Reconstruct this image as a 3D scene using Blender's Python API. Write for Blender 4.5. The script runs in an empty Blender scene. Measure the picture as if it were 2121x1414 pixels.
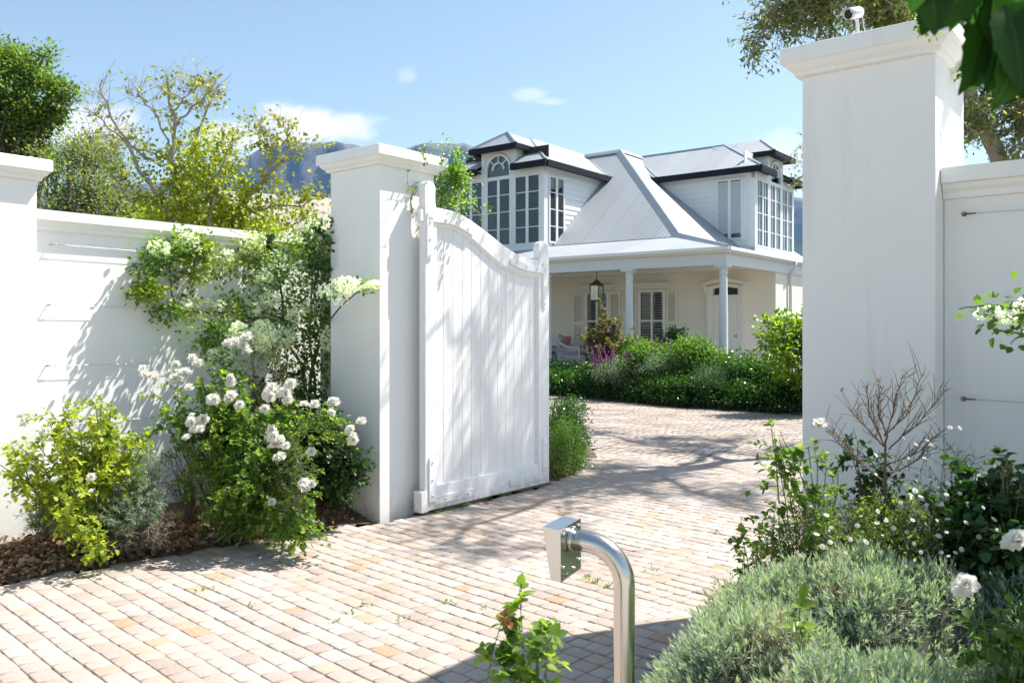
import bpy, math, random
import numpy as np
from mathutils import Vector, Matrix, noise as mnoise
PI = math.pi
rad = math.radians
SC = bpy.context.scene
COL = SC.collection
rng = np.random.default_rng(7)
random.seed(7)
# recreated scene: open garden gate, drive and house
EXPOSURE = 1.55
SUN_STR = 3.3
SKY_STR = 0.10
SKY_TINT = (.89, .82, .67, 1)
CLOUD_COL = (4.4, 4.4, 4.4, 1)
HAZE = 0.00008
HAZE_COL = (.22, .48, 1.0, 1)

# ---------------------------------------------------------------- measured camera
F, CX, HY, EYE = 1727.0, 1060.5, 680.0, 1.5
SUN_AZ, SUN_EL = rad(22), rad(56.5)
SUN = np.array([math.cos(SUN_EL)*math.cos(SUN_AZ), math.cos(SUN_EL)*math.sin(SUN_AZ), math.sin(SUN_EL)])
RD = np.array([.632, .775]); LD = np.array([-.775, .632])
ROT = math.atan2(RD[1], RD[0])

def P(px, py, Y):
    """world point seen at photo pixel (px, py) at a distance Y in front of the camera"""
    return np.array([(px-CX)/F*Y, Y, EYE+(HY-py)/F*Y])
def G(px, py, z=0.0):
    Y = F*(EYE-z)/(py-HY)
    return np.array([(px-CX)/F*Y, Y, z])

# ---------------------------------------------------------------- objects
def tag(o, label=None, cat=None, group=None, kind=None):
    if label: o['label'] = label
    if cat: o['category'] = cat
    if group: o['group'] = group
    if kind: o['kind'] = kind
    return o
def empty(name, loc, rz=0, label=None, cat=None, group=None):
    o = bpy.data.objects.new(name, None); COL.objects.link(o)
    o.location = loc; o.rotation_euler = (0, 0, rz); o.empty_display_size = .1
    return tag(o, label, cat, group)
def link_mesh(name, me, parent=None, mat=None, loc=(0, 0, 0)):
    if mat is not None and not me.materials:
        for m in (mat if isinstance(mat, (list, tuple)) else [mat]): me.materials.append(m)
    o = bpy.data.objects.new(name, me); COL.objects.link(o)
    if parent is not None: o.parent = parent
    o.location = loc
    return o
def copy_tree(o, parent=None):
    c = o.copy(); COL.objects.link(c)
    if parent is not None: c.parent = parent
    for ch in [x for x in bpy.data.objects if x.parent == o]:
        copy_tree(ch, c)
    return c
def bevel(o, w, seg=2, ang=35):
    m = o.modifiers.new('bevel', 'BEVEL'); m.width = w; m.segments = seg
    m.limit_method = 'ANGLE'; m.angle_limit = rad(ang)
    return o

class MB:
    def __init__(s): s.v = []; s.f = []; s.m = []; s.sm = []; s.mi = 0; s.uv = {}
    def add(s, vs, fs, smooth=False):
        n = len(s.v); s.v += [tuple(float(c) for c in p) for p in vs]
        for f in fs:
            s.f.append(tuple(n+i for i in f)); s.m.append(s.mi); s.sm.append(smooth)
        return s
    def box(s, a, b):
        x0, y0, z0 = a; x1, y1, z1 = b
        vs = [(x0,y0,z0),(x1,y0,z0),(x1,y1,z0),(x0,y1,z0),(x0,y0,z1),(x1,y0,z1),(x1,y1,z1),(x0,y1,z1)]
        return s.add(vs, [(0,3,2,1),(4,5,6,7),(0,1,5,4),(1,2,6,5),(2,3,7,6),(3,0,4,7)])
    def prism(s, poly, y0, y1, axis='y', smooth=False):
        """poly of 2d points; extruded along axis"""
        n = len(poly)
        def mk(p, y):
            if axis == 'y': return (p[0], y, p[1])
            if axis == 'x': return (y, p[0], p[1])
            return (p[0], p[1], y)
        vs = [mk(p, y0) for p in poly]+[mk(p, y1) for p in poly]
        fs = [tuple(range(n)), tuple(range(2*n-1, n-1, -1))]
        k = len(s.f)
        s.add(vs, fs)
        s.add([], [])
        base = len(s.v)-2*n
        for i in range(n):
            j = (i+1) % n
            s.f.append((base+i, base+n+i, base+n+j, base+j)); s.m.append(s.mi); s.sm.append(smooth)
        return s
    def tube(s, pts, r, sides=8, cap=True, smooth=True):
        pts = [Vector([float(c) for c in p]) for p in pts]; n = len(pts)
        rs = list(r) if hasattr(r, '__len__') else [r]*n
        t = (pts[1]-pts[0]).normalized()
        up = Vector((0, 0, 1)) if abs(t.z) < .9 else Vector((1, 0, 0))
        a = t.cross(up).normalized(); vs = []
        for i, p in enumerate(pts):
            tt = (pts[min(i+1, n-1)]-pts[max(i-1, 0)])
            if tt.length < 1e-9: tt = t
            tt = tt.normalized()
            a = (a-tt*a.dot(tt))
            a = a.normalized() if a.length > 1e-6 else tt.orthogonal().normalized()
            b = tt.cross(a)
            for k in range(sides):
                w = 2*PI*k/sides
                vs.append(p+(a*math.cos(w)+b*math.sin(w))*rs[i])
        fs = []
        for i in range(n-1):
            for k in range(sides):
                k2 = (k+1) % sides
                fs.append((i*sides+k, i*sides+k2, (i+1)*sides+k2, (i+1)*sides+k))
        s.add(vs, fs, smooth)
        if cap:
            base = len(s.v)-n*sides
            s.f.append(tuple(base+k for k in range(sides-1, -1, -1))); s.m.append(s.mi); s.sm.append(False)
            s.f.append(tuple(base+(n-1)*sides+k for k in range(sides))); s.m.append(s.mi); s.sm.append(False)
        return s
    def lathe(s, prof, c=(0, 0, 0), sides=20, smooth=True, M=None):
        vs = []
        for r, z in prof:
            for k in range(sides):
                w = 2*PI*k/sides; p = Vector((r*math.cos(w), r*math.sin(w), z))
                if M is not None: p = M @ p
                vs.append((p[0]+c[0], p[1]+c[1], p[2]+c[2]))
        fs = []
        for i in range(len(prof)-1):
            for k in range(sides):
                k2 = (k+1) % sides
                fs.append((i*sides+k, i*sides+k2, (i+1)*sides+k2, (i+1)*sides+k))
        fs.append(tuple(range(sides-1, -1, -1))); n = (len(prof)-1)*sides
        fs.append(tuple(n+k for k in range(sides)))
        return s.add(vs, fs, smooth)
    def build(s, name, mats, parent=None, loc=(0, 0, 0)):
        me = bpy.data.meshes.new(name)
        me.from_pydata(s.v, [], s.f)
        mats = mats if isinstance(mats, (list, tuple)) else [mats]
        for m in mats: me.materials.append(m)
        me.polygons.foreach_set('material_index', s.m)
        me.polygons.foreach_set('use_smooth', s.sm)
        me.update()
        return link_mesh(name, me, parent, None, loc)

def fast_mesh(name, V, Fq, mat, tone=None, smooth=False):
    """V (n,3), Fq (m,4) quads"""
    me = bpy.data.meshes.new(name)
    n, m = len(V), len(Fq)
    me.vertices.add(n); me.vertices.foreach_set('co', np.ascontiguousarray(V, dtype=np.float32).ravel())
    me.loops.add(m*4); me.loops.foreach_set('vertex_index', np.ascontiguousarray(Fq, dtype=np.int32).ravel())
    me.polygons.add(m); me.polygons.foreach_set('loop_start', np.arange(m, dtype=np.int32)*4)
    if smooth: me.polygons.foreach_set('use_smooth', np.ones(m, dtype=bool))
    me.update(calc_edges=True)
    if tone is not None:
        at = me.attributes.new('tone', 'FLOAT', 'FACE'); at.data.foreach_set('value', np.ascontiguousarray(tone, dtype=np.float32))
    for q in (mat if isinstance(mat, (list, tuple)) else [mat]): me.materials.append(q)
    return me

# ---------------------------------------------------------------- materials
def new_mat(name):
    m = bpy.data.materials.new(name); m.use_nodes = True
    nt = m.node_tree; b = nt.nodes['Principled BSDF']
    return m, nt, b
def N(nt, t, **kw):
    n = nt.nodes.new(t)
    for k, v in kw.items():
        if k.startswith('i_'):
            key = k[2:]
            key = int(key) if key.isdigit() else key.replace('_', ' ')
            n.inputs[key].default_value = v
        else: setattr(n, k, v)
    return n
def ramp(nt, stops):
    r = nt.nodes.new('ShaderNodeValToRGB'); e = r.color_ramp.elements
    while len(e) > 1: e.remove(e[-1])
    e[0].position = stops[0][0]; e[0].color = (*stops[0][1], 1)
    for p, c in stops[1:]:
        q = e.new(p); q.color = (*c, 1)
    return r
def mixc(nt, a, b, fac, mode='MIX'):
    n = nt.nodes.new('ShaderNodeMix'); n.data_type = 'RGBA'; n.blend_type = mode
    for sock, val in ((0, fac), (6, a), (7, b)):
        if isinstance(val, bpy.types.NodeSocket): nt.links.new(val, n.inputs[sock])
        else: n.inputs[sock].default_value = val if not isinstance(val, tuple) else (*val[:3], 1)
    return n.outputs[2]
def noise(nt, scale, detail=4, rough=.6, vec=None, coord='Object'):
    tc = nt.nodes.new('ShaderNodeTexCoord')
    n = nt.nodes.new('ShaderNodeTexNoise'); n.inputs['Scale'].default_value = scale
    n.inputs['Detail'].default_value = detail; n.inputs['Roughness'].default_value = rough
    if vec is None:
        nt.links.new(tc.outputs[coord], n.inputs['Vector'])
    elif isinstance(vec, tuple):
        mp = nt.nodes.new('ShaderNodeMapping'); mp.inputs['Scale'].default_value = vec
        nt.links.new(tc.outputs[coord], mp.inputs['Vector']); nt.links.new(mp.outputs[0], n.inputs['Vector'])
    else: nt.links.new(vec, n.inputs['Vector'])
    return n.outputs['Fac']
def bump(nt, b, h, strength=.2, dist=.01):
    n = nt.nodes.new('ShaderNodeBump'); n.inputs['Strength'].default_value = strength
    n.inputs['Distance'].default_value = dist
    nt.links.new(h, n.inputs['Height']); nt.links.new(n.outputs[0], b.inputs['Normal'])
    return n
def rng_map(nt, v, a, b, c, d):
    n = nt.nodes.new('ShaderNodeMapRange'); nt.links.new(v, n.inputs[0])
    for i, q in enumerate((a, b, c, d)): n.inputs[i+1].default_value = q
    return n.outputs[0]

def mat_plain(name, col, rough=.6, metal=0, var=.08, scale=6, bstr=.0, bscale=60, spec=.5):
    m, nt, b = new_mat(name)
    f = noise(nt, scale, 5)
    d = tuple(max(0, c*(1-var)) for c in col); u = tuple(min(1, c*(1+var*.6)) for c in col)
    nt.links.new(mixc(nt, d, u, f), b.inputs['Base Color'])
    b.inputs['Roughness'].default_value = rough; b.inputs['Metallic'].default_value = metal
    b.inputs['Specular IOR Level'].default_value = spec
    if bstr: bump(nt, b, noise(nt, bscale, 4), bstr, .004)
    return m

def mat_plaster(name, col=(.84, .835, .815), stain=.5):
    """painted render with faint mottling, trowel ripples and streaky grey weather stains"""
    m, nt, b = new_mat(name)
    big = noise(nt, 1.3, 4, .6)
    base = mixc(nt, tuple(c*.955 for c in col), col, rng_map(nt, big, .35, .65, 0, 1))
    streak = noise(nt, 5.5, 5, .65, (1, 1, .12))
    st = rng_map(nt, streak, .56, .8, 0, .34*stain)
    base = mixc(nt, base, (.50, .49, .45), st)
    fine = noise(nt, 26, 6, .7)
    base = mixc(nt, base, (.58, .57, .53), rng_map(nt, fine, .66, .85, 0, .25*stain))
    geo = nt.nodes.new('ShaderNodeNewGeometry')
    sep = nt.nodes.new('ShaderNodeSeparateXYZ'); nt.links.new(geo.outputs['Position'], sep.inputs[0])
    low = rng_map(nt, sep.outputs[2], .0, .32, 1, 0)
    mul = nt.nodes.new('ShaderNodeMath'); mul.operation = 'MULTIPLY'
    nt.links.new(low, mul.inputs[0]); nt.links.new(rng_map(nt, noise(nt, 9, 5), .3, .75, 0, .6), mul.inputs[1])
    base = mixc(nt, base, (.42, .34, .26), mul.outputs[0])
    nt.links.new(base, b.inputs['Base Color'])
    b.inputs['Roughness'].default_value = .75; b.inputs['Specular IOR Level'].default_value = .25
    add = nt.nodes.new('ShaderNodeMath'); add.operation = 'ADD'
    nt.links.new(noise(nt, 7, 3, .5, (1, 1, 1.6)), add.inputs[0]); nt.links.new(rng_map(nt, noise(nt, 150, 3), 0, 1, 0, .12), add.inputs[1])
    bump(nt, b, add.outputs[0], .22, .010)
    return m

def mat_leaf(name, stops, rough=.45, trans=.35, tcol=(1.0, 1.25, .45), spec=.4):
    """stops: colour ramp over the per-leaf tone attribute"""
    m, nt, b = new_mat(name)
    at = N(nt, 'ShaderNodeAttribute', attribute_name='tone')
    r = ramp(nt, stops); nt.links.new(at.outputs['Fac'], r.inputs[0])
    nt.links.new(r.outputs[0], b.inputs['Base Color'])
    b.inputs['Roughness'].default_value = rough; b.inputs['Specular IOR Level'].default_value = spec
    tr = nt.nodes.new('ShaderNodeBsdfTranslucent')
    c = mixc(nt, r.outputs[0], tcol, 1.0, 'MULTIPLY')
    gain = mixc(nt, c, (2.2, 2.2, 2.2), 1.0, 'MULTIPLY')
    nt.links.new(gain, tr.inputs[0])
    mx = nt.nodes.new('ShaderNodeMixShader'); mx.inputs[0].default_value = trans
    nt.links.new(b.outputs[0], mx.inputs[1]); nt.links.new(tr.outputs[0], mx.inputs[2])
    nt.links.new(mx.outputs[0], nt.nodes['Material Output'].inputs[0])
    return m

M = {}
M['plaster'] = mat_plaster('white_painted_render')
M['plaster_rough'] = mat_plaster('weathered_white_render', (.84, .835, .815), 1.0)
def mat_gate():
    m, nt, b = new_mat('white_gate_paint')
    g = noise(nt, 3, 6, .65, (14, 14, .5))
    c = mixc(nt, (.79, .775, .77), (.84, .83, .825), rng_map(nt, g, .35, .6, 0, 1))
    c = mixc(nt, c, (.60, .56, .50), rng_map(nt, noise(nt, 20, 6, .7, (1, 1, .25)), .64, .82, 0, .4))
    geo = nt.nodes.new('ShaderNodeNewGeometry'); sep = nt.nodes.new('ShaderNodeSeparateXYZ'); nt.links.new(geo.outputs['Position'], sep.inputs[0])
    mu = nt.nodes.new('ShaderNodeMath'); mu.operation = 'MULTIPLY'
    nt.links.new(rng_map(nt, sep.outputs[2], .03, .20, .8, 0), mu.inputs[0]); nt.links.new(rng_map(nt, noise(nt, 14, 5), .35, .7, 0, 1), mu.inputs[1])
    nt.links.new(mixc(nt, c, (.42, .35, .28), mu.outputs[0]), b.inputs['Base Color'])
    b.inputs['Roughness'].default_value = .42; bump(nt, b, g, .25, .003); return m
M['gate'] = mat_gate()
M['bark'] = mat_plain('bark', (.13, .105, .08), .9, var=.4, scale=9, bstr=.6, bscale=30)
M['gumbark'] = mat_plain('gum_bark', (.27, .24, .205), .85, var=.5, scale=4, bstr=.6, bscale=20)
M['twig'] = mat_plain('twig_brown', (.17, .11, .07), .8, var=.3, scale=30)
M['paletwig'] = mat_plain('twig_grey', (.36, .31, .26), .8, var=.3, scale=12)
M['greenstem'] = mat_plain('green_stem', (.12, .17, .05), .6, var=.3, scale=20)
M['steel'] = None
def sm(name, c, **k): M[name] = mat_leaf(name, c, **k)
sm('leaf_rose', [(0, (.04, .085, .018)), (.35, (.085, .15, .028)), (.7, (.17, .245, .045)), (1, (.34, .38, .08))], trans=.42, tcol=(1.05, 1.2, .45))
sm('leaf_yellow', [(0, (.09, .16, .02)), (.35, (.22, .29, .03)), (.8, (.42, .44, .05)), (.96, (.55, .50, .07)), (1, (.22, .08, .05))], trans=.42, tcol=(1, 1.05, .4))
sm('leaf_dark', [(0, (.015, .04, .012)), (.6, (.035, .085, .02)), (1, (.08, .14, .03))], trans=.25, rough=.35)
sm('leaf_hedge', [(0, (.014, .042, .010)), (.6, (.04, .10, .02)), (1, (.12, .21, .03))], trans=.3, rough=.28, spec=.6)
sm('leaf_bush', [(0, (.05, .10, .02)), (.5, (.12, .20, .04)), (1, (.30, .38, .10))], trans=.35, rough=.4)
sm('leaf_lime', [(0, (.06, .12, .012)), (.6, (.14, .22, .024)), (1, (.29, .36, .05))], trans=.40, rough=.4, tcol=(1.05, 1.15, .4))
sm('leaf_grey', [(0, (.08, .13, .08)), (.5, (.17, .24, .16)), (1, (.30, .37, .27))], trans=.2, rough=.7)
sm('leaf_lav', [(0, (.13, .165, .125)), (.5, (.26, .315, .25)), (.85, (.42, .47, .39)), (.9, (.34, .27, .21)), (1, (.46, .38, .30))], trans=.22, rough=.7)
sm('leaf_purple', [(0, (.07, .05, .05)), (.5, (.14, .09, .08)), (1, (.20, .19, .13))], trans=.2, rough=.7)
sm('leaf_apricot', [(0, (.13, .17, .025)), (.45, (.26, .31, .045)), (.8, (.44, .43, .06)), (1, (.60, .42, .05))], trans=.42, tcol=(1, 1.1, .35))
sm('leaf_gum', [(0, (.07, .09, .035)), (.5, (.15, .18, .06)), (1, (.33, .30, .12))], trans=.4, rough=.45)
sm('leaf_bg', [(0, (.08, .095, .045)), (.5, (.18, .195, .09)), (1, (.34, .33, .17))], trans=.38, rough=.55)
sm('leaf_pine', [(0, (.04, .08, .02)), (.5, (.12, .17, .04)), (1, (.27, .31, .07))], trans=.38, rough=.5)
sm('leaf_copper', [(0, (.05, .06, .02)), (.5, (.12, .10, .035)), (.85, (.20, .13, .05)), (1, (.30, .29, .16))], trans=.3, rough=.35)
sm('bract', [(0, (.60, .66, .46)), (.5, (.79, .81, .71)), (1, (.87, .87, .82))], trans=.42, tcol=(1, 1, .9), rough=.6)
sm('purple', [(0, (.22, .03, .20)), (1, (.40, .12, .42))], trans=.3, tcol=(1, .6, 1))
sm('dryleaf', [(0, (.13, .07, .035)), (.5, (.30, .18, .10)), (.85, (.46, .30, .18)), (1, (.55, .47, .34))], trans=.15, tcol=(1, .8, .5), rough=.8)
sm('petal', [(0, (.78, .76, .70)), (1, (.86, .85, .82))], trans=.5, tcol=(.52, .52, .50), rough=.6)

# ---------------------------------------------------------------- foliage
def nrm(a):
    return a/np.maximum(np.linalg.norm(a, axis=-1, keepdims=True), 1e-9)
def leaves_mesh(name, Pp, D, Nn, Ln, W, mat, tone=None, fold=.25, droop=.15, simple=False, seed=1, wide=.38):
    r = np.random.default_rng(seed); n = len(Pp)
    Pp = np.asarray(Pp, float); D = nrm(np.asarray(D, float)); Nn = np.asarray(Nn, float)
    S = nrm(np.cross(D, Nn)); N2 = np.cross(S, D)
    Ln = np.broadcast_to(Ln, n)[:, None]; W = np.broadcast_to(W, n)[:, None]
    if tone is None: tone = r.random(n)
    tip = Pp+D*Ln-N2*droop*Ln
    if simple:
        m = Pp+D*Ln*.45
        V = np.stack([Pp, m+S*W, tip, m-S*W+N2*fold*W], 1).reshape(-1, 3)
        q = np.arange(n)[:, None]*4+np.array([0, 1, 2, 3])
        return fast_mesh(name, V, q, mat, np.clip(tone, 0, 1))
    a = Pp+D*Ln*wide*.75; b = Pp+D*Ln*.72-N2*droop*Ln*.45
    V = np.stack([Pp, a+S*W+N2*fold*W, b+S*W*.72+N2*fold*W*.72, tip, b-S*W*.72+N2*fold*W*.72, a-S*W+N2*fold*W], 1).reshape(-1, 3)
    k = np.arange(n)[:, None]*6
    q = np.concatenate([k+np.array([0, 1, 2, 3]), k+np.array([0, 3, 4, 5])], 1).reshape(-1, 4)
    return fast_mesh(name, V, q, mat, np.clip(np.repeat(tone, 2), 0, 1))

def rand_unit(r, n):
    v = r.normal(size=(n, 3)); return nrm(v)
def pick_blob(r, blobs, n, shell=.4):
    w = np.array([b[2] if len(b) > 2 else float(np.prod(b[1]))**.67 for b in blobs]); w = w/w.sum()
    idx = r.choice(len(blobs), n, p=w)
    C = np.array([b[0] for b in blobs])[idx]; Rr = np.array([b[1] for b in blobs])[idx]
    u = rand_unit(r, n)*(r.random(n)[:, None]**shell)
    return C+u*Rr, C, u

def bush(r, base, blobs, nmain, ntwig, tlen, nleaf, arch=.25, spread=.05, up=.25, tmin=.4, shell=.4, droop=.15, wig=.06, leafy0=.12):
    """stems from base into ellipsoids, twigs off the stems, leaves along the twigs"""
    T, C, U = pick_blob(r, blobs, nmain, shell)
    mains = []; twigs = []; LP = []; LDr = []; LN = []
    base = np.asarray(base, float)
    for i in range(nmain):
        p0 = base+np.array([*(r.normal(size=2)*spread), 0]); p2 = T[i]; d = np.linalg.norm(p2-p0)
        p1 = (p0+p2)/2+np.array([0, 0, arch*d])+r.normal(size=3)*d*.08
        t = np.linspace(0, 1, 9)[:, None]
        pts = (1-t)**2*p0+2*t*(1-t)*p1+t*t*p2
        pts[1:-1] += r.normal(size=(7, 3))*wig*d*.12
        mains.append(pts)
        for j in range(ntwig):
            tt = r.uniform(tmin, 1)**.8; k = tt*8; k0 = min(int(k), 7); fr = k-k0
            o = pts[k0]*(1-fr)+pts[k0+1]*fr
            tan = pts[k0+1]-pts[k0]; tan = tan/max(np.linalg.norm(tan), 1e-6)
            out = o-C[i]; out = out/max(np.linalg.norm(out), 1e-6)
            dr = tan*.45+out*.55+r.normal(size=3)*.5+np.array([0, 0, up]); dr /= np.linalg.norm(dr)
            ln = tlen*r.uniform(.45, 1.3)
            s = np.linspace(0, 1, 5)[:, None]
            tw = o+dr*ln*s+np.array([0, 0, -droop])*ln*s*s+r.normal(size=(5, 3))*ln*.03*s
            twigs.append(tw)
            ss = np.sort(r.uniform(leafy0, 1, nleaf)); ss[-1] = 1
            q = ss*4; q0 = np.minimum(q.astype(int), 3); fr = (q-q0)[:, None]
            lp = tw[q0]*(1-fr)+tw[q0+1]*fr
            ax = np.cross(dr, r.normal(size=3)); ax /= max(np.linalg.norm(ax), 1e-6); ay = np.cross(dr, ax)
            w = np.arange(nleaf)*2.4+r.normal(size=nleaf)*.4
            side = ax*np.cos(w)[:, None]+ay*np.sin(w)[:, None]
            LP.append(lp); LDr.append(nrm(dr*.55+side*.8+np.array([0, 0, -.15])))
            LN.append(np.array([0, 0, 1.0])+SUN*.35+r.normal(size=(nleaf, 3))*.45)
    return mains, twigs, np.concatenate(LP), np.concatenate(LDr), np.concatenate(LN)

def stems_obj(name, parent, origin, mains, twigs, r0, r1, rt, mat, sides=6, tsides=4):
    mb = MB(); o = np.asarray(origin, float)
    for p in mains: mb.tube(p-o, np.linspace(r0, r1, len(p)), sides, False)
    for p in twigs: mb.tube(p-o, np.linspace(rt, rt*.4, len(p)), tsides, False)
    return mb.build(name, mat, parent)

def make_bush(name, label, cat, base, blobs, nmain, ntwig, tlen, nleaf, leaf, mat, stemmat='twig', r0=.008, rt=.002, seed=1, group=None, simple=False,
              fold=.25, ldroop=.15, tone=(0, 1), **kw):
    r = np.random.default_rng(seed); base = np.asarray(base, float)
    root = empty(name, tuple(base), 0, label, cat, group)
    mains, twigs, lp, ld, ln = bush(r, base, blobs, nmain, ntwig, tlen, nleaf, **kw)
    stems_obj('stems', root, base, mains, twigs, r0, r0*.35, rt, M[stemmat])
    n = len(lp); L, W = leaf
    s = r.uniform(.6, 1.2, n)
    # tone: clumpy per-twig variation
    tw = np.repeat(r.random(len(twigs)), nleaf)
    tn = tone[0]+(tone[1]-tone[0])*np.clip(tw*.55+r.random(n)*.45, 0, 1)
    me = leaves_mesh('foliage', lp-base, ld, ln, L*s, W*s, M[mat], tn, fold, ldroop, simple, seed)
    link_mesh('foliage', me, root)
    return root, mains, twigs, r

def crown(r, blobs, ncl, nper, cr, shell=.35, flat=.8, align=.5):
    """leaf clumps on and in ellipsoids"""
    C, BC, U = pick_blob(r, blobs, ncl, shell)
    cs = cr*r.uniform(.55, 1.35, ncl)
    n = ncl*nper
    off = r.normal(size=(n, 3))*np.repeat(cs, nper)[:, None]*np.array([1, 1, flat])*.5
    Pp = np.repeat(C, nper, 0)+off
    out = nrm(np.repeat(nrm(C-BC), nper, 0)*align+nrm(off)*.8+np.array([0, 0, .15]))
    D = nrm(out+r.normal(size=(n, 3))*.55)
    Nn = np.array([0, 0, 1.])+SUN*.4+r.normal(size=(n, 3))*.6
    tone = np.clip(np.repeat(r.random(ncl), nper)*.55+r.random(n)*.45, 0, 1)
    return C, Pp, D, Nn, tone

def make_tree(name, label, cat, base, top, blobs, ncl, nper, cr, leaf, mat, bark='bark', r0=.2, seed=1, group=None, simple=True, limbs=24,
              ldroop=.2, fold=.2, tone=(0, 1), trunk_pts=None, forks=None, flat=.8, shell=.35, part='crown', rtw=.015):
    r = np.random.default_rng(seed); base = np.asarray(base, float); top = np.asarray(top, float)
    root = empty(name, tuple(base), 0, label, cat, group)
    C, Pp, D, Nn, tn = crown(r, blobs, ncl, nper, cr, shell, flat)
    tp = np.array(trunk_pts, float) if trunk_pts is not None else np.stack([base+(top-base)*t+r.normal(size=3)*np.array([1, 1, 0])*np.linalg.norm(top-base)*.02*(0 < t < 1) for t in np.linspace(0, 1, 6)])
    mb = MB(); mb.tube(tp-base, np.linspace(r0, r0*.55, len(tp)), 10)
    mb.build('trunk', M[bark], root)
    mb = MB()
    idx = r.choice(ncl, min(limbs, ncl), replace=False)
    for i in idx:
        k = r.integers(len(tp)//2, len(tp)); s = tp[k]; e = C[i]; d = np.linalg.norm(e-s)
        t = np.linspace(0, 1, 8)[:, None]; m = (s+e)/2+np.array([0, 0, .12*d])+r.normal(size=3)*d*.1
        pts = (1-t)**2*s+2*t*(1-t)*m+t*t*e; pts[1:-1] += r.normal(size=(6, 3))*d*.02
        mb.tube(pts-base, np.linspace(r0*.38, rtw*.5, 8), 6, False)
        for _ in range(3):
            j = r.integers(3, 7); near = C[np.argsort(np.linalg.norm(C-pts[j], axis=1))[r.integers(1, 8)]]
            t2 = np.linspace(0, 1, 5)[:, None]
            q = pts[j]+(near-pts[j])*t2+r.normal(size=(5, 3))*.03*np.linalg.norm(near-pts[j])
            mb.tube(q-base, np.linspace(rtw, rtw*.3, 5), 4, False)
    mb.build('branches', M[bark], root)
    n = len(Pp); s = r.uniform(.6, 1.25, n)
    tn = tone[0]+(tone[1]-tone[0])*tn
    me = leaves_mesh(part, Pp-base, D, Nn, leaf[0]*s, leaf[1]*s, M[mat], tn, fold, ldroop, simple, seed)
    link_mesh(part, me, root)
    return root
def E(px, py, Y, rx, ry, rd=None, w=None):
    """ellipsoid from photo pixel centre / radii at distance Y"""
    c = P(px, py, Y); a = rx/F*Y; b = ry/F*Y; d = rd if rd is not None else a
    return (c, np.array([a, d, b])) if w is None else (c, np.array([a, d, b]), w)
# ================================================================ camera, light, sky
cam = bpy.data.cameras.new('camera'); co = bpy.data.objects.new('camera', cam); COL.objects.link(co)
cam.sensor_width = 36; cam.lens = 36*F/2121; cam.clip_end = 20000; cam.clip_start = .05
cam.shift_y = -(707-HY)/2121
co.location = (0, 0, EYE); co.rotation_euler = (rad(90), 0, 0)
cam.dof.use_dof = True; cam.dof.focus_distance = 6.3; cam.dof.aperture_fstop = 7.0
SC.camera = co
SC.view_settings.view_transform = 'Standard'; SC.view_settings.look = 'None'
SC.view_settings.gamma = 1; SC.view_settings.use_curve_mapping = False
SC.view_settings.exposure = EXPOSURE
SC.cycles.max_bounces = 8; SC.cycles.transparent_max_bounces = 12; SC.cycles.volume_bounces = 0
SC.cycles.use_denoising = True
SC.cycles.sample_clamp_indirect = 6

sl = bpy.data.lights.new('sun', 'SUN'); sl.energy = SUN_STR; sl.angle = rad(.53); sl.color = (1, .955, .89)
so = bpy.data.objects.new('sun', sl); COL.objects.link(so)
so.rotation_euler = Vector(-SUN).to_track_quat('-Z', 'Y').to_euler()
so.location = (20, 8, 30)

w = bpy.data.worlds.new('World'); SC.world = w; w.use_nodes = True; nt = w.node_tree
bg = nt.nodes['Background']; bg.inputs[1].default_value = SKY_STR
sky = nt.nodes.new('ShaderNodeTexSky'); sky.sky_type = 'NISHITA'; sky.sun_disc = False
sky.sun_elevation = SUN_EL; sky.sun_rotation = rad(90)-SUN_AZ
sky.air_density = 1.0; sky.dust_density = .6; sky.ozone_density = 1.6; sky.altitude = 50
tc = nt.nodes.new('ShaderNodeTexCoord'); sp = nt.nodes.new('ShaderNodeSeparateXYZ')
nt.links.new(tc.outputs['Generated'], sp.inputs[0])
def mth(op, a, b=None, c=None):
    n = nt.nodes.new('ShaderNodeMath'); n.operation = op
    for i, q in enumerate((a, b, c)):
        if q is None: continue
        if isinstance(q, bpy.types.NodeSocket): nt.links.new(q, n.inputs[i])
        else: n.inputs[i].default_value = q
    return n.outputs[0]
u_ = mth('DIVIDE', sp.outputs[0], sp.outputs[1]); v_ = mth('DIVIDE', sp.outputs[2], sp.outputs[1])
comb = nt.nodes.new('ShaderNodeCombineXYZ'); nt.links.new(u_, comb.inputs[0]); nt.links.new(v_, comb.inputs[1])
nz = nt.nodes.new('ShaderNodeTexNoise'); nz.inputs['Scale'].default_value = 18; nz.inputs['Detail'].default_value = 8
nz.inputs['Roughness'].default_value = .62
mp = nt.nodes.new('ShaderNodeMapping'); mp.inputs['Scale'].default_value = (1, 1.9, 1)
nt.links.new(comb.outputs[0], mp.inputs[0]); nt.links.new(mp.outputs[0], nz.inputs['Vector'])
nf = mth('SUBTRACT', nz.outputs['Fac'], .5)
tot = None
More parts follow.
